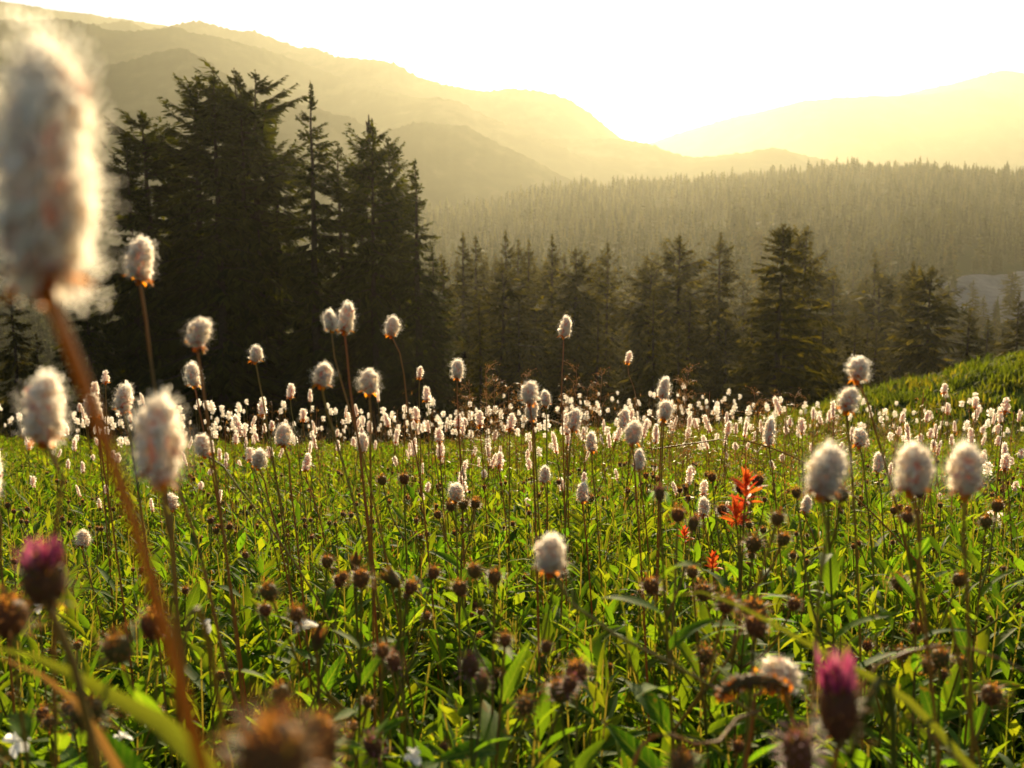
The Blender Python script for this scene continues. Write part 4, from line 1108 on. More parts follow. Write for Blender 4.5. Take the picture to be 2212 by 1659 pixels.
hero_aster(1425, 1082, 0.66, 'tall leafy aster with a purple bud at its tip and big pointed leaves', 1001, (0.012, 0.0), nleaf=17, leafL=0.062, nb=4, buds=[BUDS[0], BUDS_SHUT[0], BUDS[2]], budscale=0.95, wide=1.15)
hero_aster(1068, 1262, 0.72, 'aster with one fat green-brown bud cluster above broad upright leaves', 1002, (-0.012, 0.0), nleaf=15, leafL=0.058, nb=3, budscale=1.15)
hero_aster(780, 1268, 0.74, 'aster with three rusty buds bunched side by side, left of the closed nodding seed head', 1003, (0.015, 0.0), nleaf=14, leafL=0.055, nb=4, budscale=1.0)
hero_aster(1015, 1462, 0.60, 'aster with a tight cluster of purplish buds low in the foreground', 1004, (0.005, 0.0), nleaf=13, leafL=0.05, nb=4, buds=BUDS_SHUT, budscale=1.1)
hero_aster(826, 1420, 0.62, 'aster topped by large bright upright leaves in the low foreground', 1005, (0.0, 0.0), nleaf=14, leafL=0.066, nb=1, budscale=0.7, wide=1.15)
hero_aster(1212, 1516, 0.60, 'aster with a single rusty bud over narrow leaves, low and central', 1006, (0.004, 0.0), nleaf=13, leafL=0.055, nb=1, budscale=1.1)
hero_aster(1630, 1375, 0.62, 'aster with a blurred woolly brown bud just before the lying pale bistort head', 1007, (-0.005, 0.0), nleaf=13, leafL=0.05, nb=1, budscale=1.25)
hero_aster(2030, 1440, 0.66, 'aster with pale spiky bud trio under the arching red stem', 1008, (0.01, 0.0), nleaf=14, leafL=0.055, nb=3, budscale=1.1)
hero_aster(1600, 1065, 1.05, 'aster with a dark round bud standing between the scarlet flowers and the backlit heads', 1009, (0.0, 0.02), nleaf=16, leafL=0.055, nb=3)
hero_aster(1625, 1192, 0.85, 'aster with a big spiky bud right below the scarlet flowers', 1010, (0.02, 0.0), nleaf=16, leafL=0.055, nb=3, budscale=1.15)
hero_aster(1940, 1275, 0.85, 'aster with a round spiky bud on a bare stalk above deep green leaves', 1011, (-0.01, 0.0), nleaf=14, leafL=0.055, nb=2, budscale=1.15)
hero_aster(2128, 1140, 0.95, 'aster with a dark button bud near the edge, below the last backlit head', 1012, (-0.01, 0.0), nleaf=14, leafL=0.055, nb=2, budscale=1.1)
hero_aster(873, 1046, 1.25, 'aster with a dark round bud on a long stalk over the sunny grass', 1013, (-0.01, 0.0), nleaf=12, leafL=0.05, nb=1, budscale=1.1)
hero_aster(1000, 1100, 1.25, 'aster with a row of brown buttons beneath the red-based bistort head', 1014, (0.0, 0.0), nleaf=14, leafL=0.05, nb=4)
hero_aster(706, 1226, 0.95, 'aster with a green-brown ball bud upright in the middle of the leaves', 1015, (0.0, 0.0), nleaf=14, leafL=0.052, nb=1, budscale=1.1)
hero_aster(190, 1572, 0.50, 'aster with a blurred dark bud in the near corner under the broad grass blade', 1016, (0.0, 0.0), nleaf=11, leafL=0.05, nb=1, budscale=1.3)
hero_aster(332, 1378, 0.50, 'aster with a soft brown bud half behind the amber stem', 1017, (-0.01, 0.0), nleaf=11, leafL=0.055, nb=1, budscale=1.25)
hero_aster(24, 1372, 0.44, 'aster with a fat blurred bud cut by the frame edge', 1018, (-0.01, 0.0), nleaf=8, leafL=0.05, nb=0, budscale=1.5)
hero_aster(1090, 1395, 0.66, 'aster carrying two small buds beside the fat green-brown cluster', 1019, (-0.01, 0.0), nleaf=15, leafL=0.062, nb=2, budscale=0.8, wide=1.1)
hero_aster(1495, 1248, 0.80, 'aster with a thin-stalked amber bud among narrow bright leaves', 1020, (0.01, 0.0), nleaf=15, leafL=0.058, nb=2)
hero_aster(575, 1330, 0.80, 'leafy aster without open buds between the amber stem and the three rusty buds', 1021, (0.0, 0.0), nleaf=16, leafL=0.058, nb=1, budscale=0.8)
hero_aster(1985, 1075, 0.80, 'aster whose leaves fan out under the middle large backlit head', 1022, (0.0, 0.0), nleaf=14, leafL=0.055, nb=1, budscale=0.8)
hero_aster(1788, 1085, 0.80, 'aster whose leaves fan out under the first large backlit head', 1023, (0.0, 0.0), nleaf=14, leafL=0.058, nb=2, budscale=0.9)

# foreground buds out of focus: a thick bud on its own leafy stem
def near_bud(px, py, w, h, label, seed, pink=0.0, shut=False, lean=(0.01, 0.0), nleaf=4, leafL=0.05, tilt=0, name='thistle_bud', path=None):
    d = 0.0175 * FPX / w if w > 90 else 0.016 * FPX / w
    r = np.random.default_rng(seed); W, H = w / FPX * d, h / FPX * d
    top = at(px, py + h / 2, d); a = radians(tilt); axis = norm(CAM_R * sin(a) + CAM_UP * cos(a))
    pts = [top, top - axis * 0.02] + [at(x, y, d) for x, y in (path or [])]
    l = pts[-1]; g = np.array([l[0] + lean[0], l[1] + lean[1], 0]); g[2] = float(ground_h(g[0], g[1])); pts.append(g)
    root = thing(name, tuple(g), label, 'flower' if pink else 'plant', GA)
    P = spline(pts, 18); b = MB(); V, F = tube(P - g, np.linspace(0.0016, 0.0022, 18), 7); b.add(V, F)
    link('stem', b.mesh('bud_stem', [M_GSTEM]), root)
    body = bud_mesh(seed, W / 2 * 0.82, H * (0.62 if pink else 0.95), 90, 0.6 if pink else 1.0, pink, 2 if shut else 1)
    q = quat_z_to(axis, r.uniform(0, 6)); loc = Vector(top - g)
    link('bud', body.mesh('thistle_bud', BMATS), root, loc, q)
    if pink:
        tf = floret_tuft(seed + 1, W * 0.36, H * 0.50, 70)
        link('florets', tf.mesh('magenta_florets', [M_PINK]), root, loc + Vector(axis * H * 0.50), q)
    for i in range(nleaf):
        k = int(8 + i * 2); c = P[min(k, 16)] - g; az = r.uniform(0, 6.28); el = r.uniform(0.5, 1.1)
        M = frames(np.array([[cos(az) * cos(el), sin(az) * cos(el), sin(el)]]), r.normal(0, 0.3))[0]; L = leafL * r.uniform(0.7, 1.1)
        link('leaf', LEAFM[i % 6], root, Vector(c), quat_y_to(M), L)
    return root
near_bud(104, 1232, 108, 150, 'blurred magenta thistle-like bud at the edge, below the large soft bistort heads', 1101, 0.5, tilt=-8, path=[(140, 1400), (175, 1520)])
near_bud(1812, 1498, 100, 200, 'blurred magenta bud with tall petals in the near corner, before the arching grass', 1102, 0.5, tilt=-2, path=[(1835, 1640)])
near_bud(592, 1640, 175, 180, 'big blurred brown bud at the bottom frame edge, pinkish on top', 1103, 0, False, nleaf=2)
near_bud(692, 1610, 84, 140, 'smaller blurred orange-brown bud touching the big one at the bottom edge', 1104, 0, False, nleaf=2)
near_bud(1728, 1632, 78, 110, 'blurred purple shut bud beneath the tall magenta one', 1105, 0, True, nleaf=3, tilt=-6)
near_bud(1476, 1660, 60, 70, 'blurred rusty bud at the bottom edge before the dead grass stalk', 1106, 0, False, nleaf=3)

# ------------------------------------------------------------------ other flowers and stalks
def paintbrush(px, py, w, h, label, seed, tilt=0, n=26):
    d = 0.030 * FPX / w; r = np.random.default_rng(seed); W, H = w / FPX * d, h / FPX * d
    a = radians(tilt); axis = norm(CAM_R * sin(a) + CAM_UP * cos(a)); base = at(px, py, d) - axis * H / 2
    g = np.array([base[0] + r.normal(0, 0.015), base[1] + 0.01, 0]); g[2] = float(ground_h(g[0], g[1]))
    root = thing('paintbrush_flower', tuple(g), label, 'flower', 'scarlet paintbrush flowers')
    top = base + axis * H * 0.75
    P = spline([g, (g + base) / 2 + [r.normal(0, 0.01), 0, 0], base, top], 14); b = MB(); V, F = tube(P - g, np.linspace(0.002, 0.001, 14), 6); b.add(V, F)
    link('stem', b.mesh('paintbrush_stem', [M_GSTEM]), root)
    meshes = []
    for i in range(3):
        bb = MB(); bb.add(*leaf_tpl(1.0, (0.27, 0.33, 0.22)[i], 4, (0.1, -0.1, 0.35)[i], 0.5, 1.15)); meshes.append(bb.mesh('scarlet_bract', [M_PAINT]))
    for i in range(n):
        t = i / n; az = i * 2.39996 + r.normal(0, 0.2); el = np.interp(t, [0, 1], [0.25, 1.35]) + r.normal(0, 0.12)
        c = base + axis * H * (0.05 + 0.6 * t) - g; L = H * np.interp(t, [0, 0.3, 1], [0.5, 0.6, 0.45]) * r.uniform(0.8, 1.2)
        M = frames(np.array([[cos(az) * cos(el), sin(az) * cos(el), sin(el)]]), r.normal(0, 0.3))[0]
        link('bract', meshes[i % 3], root, Vector(c), quat_y_to(M), L)
    for i in range(6):
        k = 2 + i; az = r.uniform(0, 6.28); el = r.uniform(0.6, 1.1); M = frames(np.array([[cos(az) * cos(el), sin(az) * cos(el), sin(el)]]))[0]
        link('leaf', LEAFM[3], root, Vector(P[k] - g), quat_y_to(M), 0.045)
    return root
paintbrush(1611, 1052, 60, 78, 'tallest scarlet paintbrush flower, bright flared bracts, beside the first large backlit head', 1201, 4)
paintbrush(1587, 1106, 58, 66, 'second scarlet paintbrush flower leaning just under the tallest', 1202, -8)
paintbrush(1478, 1152, 40, 40, 'low orange-red paintbrush flower nearest the tall leafy aster', 1203, -6, 18)
paintbrush(1538, 1214, 46, 44, 'lowest wide orange-red paintbrush flower below the others', 1204, -4, 22)
paintbrush(1570, 1200, 24, 36, 'narrow red paintbrush flower leaning on the lowest wide one', 1205, 8, 12)
paintbrush(1578, 1140, 30, 30, 'small faded paintbrush flower right under the second one', 1206, -10, 14)
paintbrush(1512, 1106, 30, 24, 'tiny orange paintbrush flower by the close pair of bistort heads', 1207, 6, 12)

def arch(name, pts, w, label, mat, d=None, cat='grass blade', flat=True, head=None):
    """a single bent blade or stalk through (px, py, depth) points, rooted in the ground"""
    Q = [at(x, y, dd) for x, y, dd in pts]
    g = Q[0].copy(); g[2] = float(ground_h(g[0], g[1])); 
    if Q[0][2] - g[2] > 0.02: Q = [g, (g + Q[0]) / 2 + (Q[0] - Q[1]) * 0.15] + Q
    P = spline(Q, 34); root = Q[0].copy(); b = MB()
    if flat:
        ww = np.interp(np.linspace(0, 1, 34), [0, 0.25, 0.8, 1], [0.7, 1, 0.75, 0.06]) * w
        V, F = ribbon(P - root, ww, np.array([0.25, 0.55, 0.8]), 0.35)
    else:
        V, F = tube(P - root, np.linspace(1.1, 0.6, 34) * w / 2, 7)
    b.add(V, F)
    o = link(name, b.mesh(name, [mat]), None, tuple(root))
    return tag(o, label, cat, 'bent grasses of the foreground'), P, root
arch('bent_grass', [(470, 1720, 0.30), (430, 1640, 0.30), (375, 1580, 0.305), (290, 1530, 0.31), (190, 1472, 0.315), (90, 1424, 0.32), (-20, 1398, 0.325)], 0.013, 'broad blurred yellow-green grass blade arching across the near corner', M_ARCH)
arch('bent_grass', [(230, 1620, 0.36), (175, 1530, 0.36), (110, 1470, 0.36), (50, 1440, 0.36), (5, 1422, 0.36)], 0.009, 'pale dry blade glinting beneath the broad blurred grass blade', M_STRAW)
arch('bent_grass', [(2160, 1720, 0.45), (2075, 1640, 0.45), (1985, 1535, 0.46), (1900, 1475, 0.46), (1780, 1412, 0.47), (1650, 1338, 0.48), (1560, 1294, 0.48), (1480, 1276, 0.49), (1440, 1290, 0.49)], 0.0062, 'long yellow-green grass blade bending down behind the tall magenta bud', M_ARCH)
arch('bent_grass', [(1850, 1500, 0.50), (1868, 1462, 0.5), (1940, 1416, 0.5), (2010, 1396, 0.5), (2100, 1402, 0.5), (2225, 1455, 0.5)], 0.0030, 'thin reddish stem arching like a bow towards the frame edge', M_STEM, flat=False)
arch('bent_grass', [(2090, 1420, 0.62), (2100, 1600, 0.62), (2125, 1300, 0.62), (2170, 1275, 0.62), (2240, 1268, 0.62)], 0.004, 'short curved yellow blade above the bow-shaped reddish stem', M_ARCH)
arch('bent_grass', [(1490, 1600, 0.46), (1530, 1620, 0.46), (1580, 1560, 0.47), (1640, 1535, 0.48)], 0.0032, 'tapering brown-green stalk rising out of the bottom edge below the dead spike', M_STRAW, flat=False)
arch('bent_grass', [(1330, 1260, 0.9), (1310, 1210, 0.9), (1338, 1193, 0.9), (1375, 1205, 0.9), (1400, 1240, 0.9)], 0.004, 'little hooked grass blade beside the tall leafy aster', M_ARCH)
arch('bent_grass', [(860, 1085, 1.4), (840, 1035, 1.4), (868, 1022, 1.4), (905, 1026, 1.4), (930, 1045, 1.4)], 0.006, 'curled yellow blade over the sunny grass near the small bistort heads', M_GRASS)
arch('bent_grass', [(520, 1545, 0.62), (500, 1490, 0.62), (476, 1390, 0.62), (455, 1290, 0.62), (425, 1170, 0.62), (380, 1040, 0.62)], 0.0034, 'slanting red-brown stem that runs down from the base of the large soft bistort', M_STEM, flat=False)
arch('bent_grass', [(2120, 1659, 0.60), (2090, 1530, 0.60), (2070, 1420, 0.6), (2050, 1330, 0.6)], 0.0030, 'upright orange stalk near the edge crossing the bow-shaped stem', M_STEM, flat=False)

def dead_spike():
    d = 0.50; P = spline([at(1688, 1478, d), at(1640, 1468, d), at(1590, 1476, d), at(1556, 1496, d)], 10)
    g = at(1600, 1600, d); g[2] = float(ground_h(g[0], g[1])); r = np.random.default_rng(5)
    root = thing('withered_flower', tuple(g), 'withered rusty flower spike lying sideways beside the lying pale bistort head', 'flower')
    b = MB(); V, F = tube(spline([g, at(1720, 1560, d), at(1706, 1490, d), P[0]], 14) - g, 0.0014, 6); b.add(V, F); link('stem', b.mesh('withered_stem', [M_STEM]), root)
    b = MB(); V, F = tube(P - g, 0.0026 * np.sin(np.linspace(0.5, 2.7, 10)) + 0.001, 8); b.add(V, F, 1)
    for i in range(240):
        c = P[int(r.integers(0, 10))] - g + r.normal(0, 0.0016, 3); D = norm(r.normal(0, 1, 3))[None]
        V, F = leaf_tpl(0.005, 0.0026, 2, 0.5, 0.5); V, F = scatter(V, F, frames(D), c[None]); b.add(V, F, int(r.uniform() < 0.55), r.uniform(0, 0.9))
    link('flower_head', b.mesh('withered_head', [M_BRACT, M_BUD]), root)
dead_spike()

def sedge():
    d = 0.42; g = at(2110, 1720, d); g[2] = float(ground_h(g[0], g[1]))
    root = thing('sedge', tuple(g), 'dark brown sedge spike slanting in the near corner beside the long grass blade', 'grass')
    P = spline([g, at(2090, 1665, d), at(2050, 1622, d), at(2000, 1575, d), at(1960, 1545, d)], 16) - g
    b = MB(); V, F = tube(P, np.linspace(0.0014, 0.0007, 16), 6); b.add(V, F); link('stem', b.mesh('sedge_stem', [M_GSTEM]), root)
    b = MB(); r = np.random.default_rng(8); Q = P[7:14]; V, F = tube(Q, 0.0034 * np.sin(np.linspace(0.4, 2.8, 7)) + 0.0006, 8); b.add(V, F)
    for i in range(90):
        c = Q[int(r.integers(0, 7))] + r.normal(0, 0.001, 3); D = norm(norm(Q[-1] - Q[0]) + r.normal(0, 0.6, 3))[None]
        V, F = leaf_tpl(0.0055, 0.002, 2, 0.1, 0.5); V, F = scatter(V, F, frames(D), c[None]); b.add(V, F, 0, r.uniform(0, 0.9))
    link('spike', b.mesh('sedge_spike', [M_BUD]), root)
sedge()

def closed_head(px, py, d, label, tuft, bend, seed):
    """spent daisy-like head shut into a pointed brown bud on a bare stalk"""
    r = np.random.default_rng(seed); top = at(px, py, d); g = np.array([top[0] + 0.004, top[1], 0]); g[2] = float(ground_h(g[0], g[1]))
    root = thing('seed_head', tuple(g), label, 'flower', 'shut seed heads on bare stalks')
    b = MB(); V, F = tube(spline([g, (g + top) / 2 + [0.003, 0, 0], top], 12) - g, 0.0014, 6); b.add(V, F); link('stalk', b.mesh('seed_stalk', [M_GSTEM]), root)
    b = MB(); ax = norm(np.array([bend, 0, 1.0])); V, F = lathe([(0.0015, 0), (0.0045, 0.003), (0.0048, 0.007), (0.003, 0.015), (0.001, 0.024)], 9); b.add(V, F)
    for i in range(16):
        a = i / 16 * 6.28; D = norm(np.array([[cos(a) * 0.25, sin(a) * 0.25, 1]])); V, F = leaf_tpl(0.018, 0.003, 3, -0.05, 0.4); V, F = scatter(V, F, frames(D), np.array([[cos(a) * 0.004, sin(a) * 0.004, 0.004]])); b.add(V, F, 0, r.uniform(0, 0.9))
    link('bud', b.mesh('shut_bud', [M_BUD]), root, Vector(top - g), quat_z_to(ax))
    if tuft:
        b = MB()
        for i in range(14):
            D = norm(np.array([[tuft * 1.0, 0, 0.25]]) + r.normal(0, 0.10, 3)); V, F = leaf_tpl(0.022 * r.uniform(0.7, 1.1), 0.0035, 4, 0.25, 0.4); V, F = scatter(V, F, frames(D), np.zeros((1, 3))); b.add(V, F, 0, r.uniform(0, 0.9))
        link('tuft', b.mesh('pale_tuft', [M_WHITE]), root, Vector(top - g + ax * 0.02))
closed_head(862, 1268, 0.78, 'closed dark seed head nodding on a bare stalk beside the three rusty buds', 0, -0.9, 21)
closed_head(684, 1404, 0.72, 'closed brown seed head with a pale tuft blown sideways on a bare stalk', -1, 0.15, 22)
closed_head(766, 1238, 0.95, 'small upright pointed seed head behind the three rusty buds', 0, 0.1, 23)

def white_flower(px, py, d, label, seed, n=5, size=0.0095):
    r = np.random.default_rng(seed); c = at(px, py, d); g = c.copy(); g[2] = float(ground_h(g[0], g[1]))
    root = thing('white_flower', tuple(g), label, 'flower', 'small white flowers low in the leaves')
    b = MB(); V, F = tube(spline([g, (g + c) / 2 + [0.004, 0, 0], c], 8) - g, 0.0009, 5); b.add(V, F); link('stem', b.mesh('white_flower_stem', [M_GSTEM]), root)
    b = MB(); b.add(*leaf_tpl(size, size * 0.75, 4, 0.3, 0.3, 1.1)); me = b.mesh('white_petal', [M_WHITE])
    f = norm(np.array([r.normal(0, 0.4), -0.6, 0.8]))
    for i in range(n):
        a = i / n * 2 * pi + r.normal(0, 0.35); X = norm(np.cross(f, [0, 0, 1.0])); Y = np.cross(X, f); D = X * cos(a) + Y * sin(a) + f * r.uniform(0.1, 1.6)
        link('petal', me, root, Vector(c - g), quat_y_to(frames(D[None], r.normal(0, 0.6))[0]), r.uniform(0.5, 1.0))
white_flower(447, 1352, 0.85, 'ragged white flower catching the sun behind the slanting red-brown stem', 31, 6)
white_flower(40, 1600, 0.62, 'white flower half buried in leaves at the near corner', 32, 6, 0.013)
white_flower(262, 1592, 0.66, 'white flower low in the shade between the blurred bud and the amber stem', 33, 5)
white_flower(893, 1632, 0.58, 'pale flower low at the bottom edge under the bright upright leaves', 34, 6)
white_flower(84, 1312, 0.8, 'dull white flower under the blurred magenta bud at the edge', 35, 5)

# tall red-brown grass heads, fine and open
def panicle(seed):
    r = np.random.default_rng(seed); sb, pb = MB(), MB()
    P = spline([[0, 0, -0.02], [0.01, 0.005, 0.3], [0.03 + r.normal(0, 0.02), 0, 0.6]], 12); V, F = tube(P, np.linspace(0.0014, 0.0006, 12), 4); sb.add(V, F)
    for lv in np.linspace(0.62, 0.99, 8):
        c = np.array([np.interp(lv, np.linspace(0, 1, 12), P[:, k]) for k in range(3)])
        for j in range(4):
            a = r.uniform(0, 6.28); ln = 0.13 * (1.1 - lv) * r.uniform(0.6, 1.2) * 1.6 + 0.015; e = c + np.array([cos(a) * ln * 0.75, sin(a) * ln * 0.75, ln * r.uniform(0.1, 0.7)])
            Q = spline([c, (c + e) / 2 + [0, 0, 0.006], e], 4); V, F = tube(Q, 0.0005, 3); pb.add(V, F, 0, 0.2)
            for q in range(7):
                s = Q[0] + (Q[-1] - Q[0]) * r.uniform(0.3, 1) + r.normal(0, 0.004, 3); V, F = leaf_tpl(0.0065, 0.0026, 2, 0.1, 0.6)
                V, F = scatter(V, F, frames(norm(r.normal(0, 1, (1, 3)) + [[0, 0, 0.8]])), s[None]); pb.add(V, F, 0, r.uniform(0, 0.9))
    return sb.mesh('grass_stalk', [M_STRAW]), pb.mesh('grass_panicle', [M_STRAW])
PAN = [panicle(40 + i) for i in range(4)]
r_ = np.random.default_rng(77)
for k, (px, py, d) in enumerate([(1062, 800, 2.6), (1085, 830, 2.9), (1110, 850, 3.0), (1040, 840, 2.8), (1262, 800, 2.7), (1285, 840, 2.9), (1230, 850, 3.1), (1478, 802, 2.7), (1500, 830, 2.9), (1455, 850, 3.0), (1470, 870, 2.6), (1660, 845, 2.8), (1692, 862, 3.0), (1735, 855, 2.7), (1640, 870, 3.2), (1790, 900, 2.5), (1812, 915, 2.7), (1770, 920, 2.6), (1830, 925, 2.4), (1300, 810, 3.2), (1590, 880, 3.2), (1020, 860, 3.3), (1560, 890, 3.0), (1130, 812, 3.2)]):
    top = at(px, py, d); g = np.array([top[0] - 0.02, top[1], 0]); g[2] = float(ground_h(g[0], g[1])); s = (top[2] - g[2]) / 0.6
    lab = 'fine red-brown grass head standing open above the far white flowers'
    root = thing('seed_grass', tuple(g), lab, 'grass', 'tall red-brown grass heads'); root.scale = (max(s, 0.8), max(s, 0.8), s); root.rotation_euler = (0, 0, r_.uniform(0, 6.28))
    link('stalk', PAN[k % 4][0], root); link('panicle', PAN[k % 4][1], root)

def red_grass():
    r = np.random.default_rng(171); b = MB(); N = 760
    y = r.uniform(1.9, 9.8, N); x = r.uniform(-0.75, 1, N) * fov_x(y) * 1.02; keep = r.uniform(size=N) < 0.45 + 0.55 * smooth(-0.1, 0.25, x / y); x, y = x[keep], y[keep]
    for i in range(len(x)):
        z = float(ground_h(x[i], y[i])); H = r.uniform(0.42, 0.66); g = np.array([x[i], y[i], z]); top = g + [r.normal(0, 0.03), r.normal(0, 0.03), H]
        V, F = tube(np.array([g, (g + top) / 2 + r.normal(0, 0.006, 3), top]), 0.0009, 3); b.add(V, F, 0, r.uniform(0, 0.9))
        n = 26; t = r.uniform(0.72, 1.0, n); a = r.uniform(0, 6.28, n); ln = (1.06 - t) * 0.16 * r.uniform(0.3, 1.2, n) + 0.004
        c = g + (top - g) * t[:, None] + np.stack([np.cos(a) * ln, np.sin(a) * ln, ln * r.uniform(0, 0.8, n)], 1)
        V, F = scatter(*SPK, frames(r.normal(0, 1, (n, 3)) + [0, 0, 0.8]), c); b.add(V, F, 0, np.repeat(r.uniform(0, 0.9, n), len(SPK[0])))
    tag(link('red_grass', b.mesh('red_grass', [M_STRAW])), 'open red-brown grass heads threaded between the far white flowers', 'grass', None, 'stuff')
SPK = (np.array([[-0.0015, 0, 0], [0, 0.008, 0], [0.0015, 0, 0], [0, -0.003, 0]]), np.array([[0, 3, 2, 1]]))
red_grass()

# ------------------------------------------------------------------ asters of the open meadow
LEAF_SIMPLE = [leaf_tpl(1.0, (0.23, 0.17, 0.26)[i], 3, (0.25, 0.45, 0.1)[i], 0.35) for i in range(3)]
LEAF_NEAR = [leaf_tpl(1.0, (0.24, 0.13, 0.27, 0.085)[i], 5, (0.25, 0.45, 0.1, 0.2)[i], 0.35) for i in range(4)]
def kite(W, droop, fold, y=0.42):
    """leaf of four triangles folded on its midrib, for leaves a few pixels wide"""
    w = W / 2; z = -droop * y * y
    return np.array([[0, 0, 0], [-w, y, z + fold * w], [0, y, z], [w, y, z + fold * w], [0, 1 - 0.1 * droop, -droop]]), np.array([[0, 2, 1], [0, 3, 2], [1, 2, 4], [2, 3, 4]])
def dart(W, droop, fold, y=0.42):
    w = W / 2
    return np.array([[0, 0, 0], [-w, y, fold * w], [w, y, fold * w], [0, 1, -droop]]), np.array([[0, 3, 1], [0, 2, 3]])
LEAF_KITE = [kite(*q) for q in ((0.25, 0.25, 0.4), (0.15, 0.4, 0.4), (0.28, 0.1, 0.4), (0.10, 0.2, 0.4))]
LEAF_DART = [dart(*q) for q in ((0.25, 0.25, 0.4), (0.18, 0.4, 0.3), (0.28, 0.1, 0.4))]
LEAF_GROUND = [leaf_tpl(1.0, (0.25, 0.14, 0.28, 0.09)[i], 3, (0.25, 0.45, 0.1, 0.2)[i], 0.35, 0.85) for i in range(4)]
def leafy_arrays(r, N, base, H, nleaf, leafL, tpls, el=(0.45, 1.2)):
    """leaves of N plants at base (N,3) with height H (N)"""
    out = []
    lean = r.normal(0, 0.10, (N, 2)) * H[:, None]
    for k in range(nleaf):
        t = (k + r.uniform(0, 1, N)) / nleaf * 0.9 + 0.1
        C = base + np.concatenate([lean * (t ** 1.5)[:, None], (H * t)[:, None]], 1)
        az = r.uniform(0, 6.28) + k * 2.39996 + base[:, 0] * 37; e = r.uniform(el[0], el[1], N)
        D = np.stack([np.cos(az) * np.cos(e), np.sin(az) * np.cos(e), np.sin(e)], 1)
        L = leafL * r.uniform(0.6, 1.15, N) * np.interp(t, [0, 0.3, 0.75, 1.0], [0.9, 1.1, 1.0, 0.7])
        M = frames(D, r.normal(0, 0.4, N)) * L[:, None, None]
        V, F = scatter(*tpls[k % len(tpls)], M, C)
        out.append((V, F, np.repeat(r.uniform(0, 0.95, N), len(tpls[k % len(tpls)][0]))))
    return out, lean

def meadow_asters():
    r = np.random.default_rng(88)
    # the near ones, every leaf a piece
    n = 0
    for q in range(400):
        y = 0.62 + 1.15 * r.uniform() ** 0.9; x = r.uniform(-1, 1) * (fov_x(y) + 0.04)
        h = r.uniform(0.28, 0.40)
        g = np.array([x, y, float(ground_h(x, y))]); top = g + [r.normal(0, 0.03), r.normal(0, 0.03), h]
        u, v, d = proj(top)
        if not (0 < u < 2211 and 1090 < v < 1640): continue
        if any(abs(u - a) < 75 and v < b + 60 for a, b in ((1425, 1082), (1190, 1190), (1600, 1080), (1545, 1200), (1480, 1150))): continue
        lab = where(top, 'leafy budding aster')
        aster(g, top, lab, 2000 + q, int(r.integers(15, 20)), 0.064, int(r.uniform() < 0.5), budscale=r.uniform(0.55, 0.85), wide=r.uniform(0.8, 1.15))
        n += 1
        if n >= 62: break
    # farther ones: leaves too small to pick apart
    protos = []
    for k in range(8):
        rr = np.random.default_rng(2500 + k); H = 0.36
        root = thing('aster', (0, 0, 0), 'aster with tiny button buds scattered through the far green of the meadow', 'plant', GA)
        base = np.zeros(3); top = np.array([rr.normal(0, 0.02), rr.normal(0, 0.02), H])
        P, st = aster_frame(rr, base, top, int(rr.integers(0, 3)))
        b = MB(); V, F = tube(P, np.linspace(0.0014, 0.0009, len(P)), 4); b.add(V, F)
        for s in st:
            V, F = tube(s, 0.0011, 3); b.add(V, F)
        link('stem', b.mesh('aster_stem', [M_GSTEM]), root)
        out, _ = leafy_arrays(rr, 1, np.zeros((1, 3)), np.array([H * 0.95]), 19, 0.062, LEAF_NEAR)
        b = MB()
        for V, F, T in out: b.add(V, F, 0, T)
        tag(link('leaves', b.mesh('aster_leaves', [M_LEAF]), root), None, None, None, 'stuff')
        for e in [P[-1]] + [s[-1] for s in st]:
            link('bud', BUDS_LOW[int(rr.integers(0, 3))], root, Vector(e), quat_z_to([rr.normal(0, 0.15), rr.normal(0, 0.15), 1]), rr.uniform(0.6, 0.95))
        protos.append(root)
    used = set()
    for q in range(205):
        y = 1.5 + 2.6 * r.uniform() ** 0.85; x = r.uniform(-1, 1) * (fov_x(y) + 0.05); k = int(r.integers(0, 8))
        o = protos[k] if k not in used else copy_tree(protos[k]); used.add(k)
        o.location = (x, y, float(ground_h(x, y))); o.rotation_euler = (0, 0, r.uniform(0, 6.28)); o.scale = (r.uniform(0.85, 1.2),) * 3
        o['label'] = where((x, y, float(ground_h(x, y)) + 0.36), 'button-budded aster') if y < 2.4 else 'aster with tiny button buds scattered through the far green of the meadow'
meadow_asters()

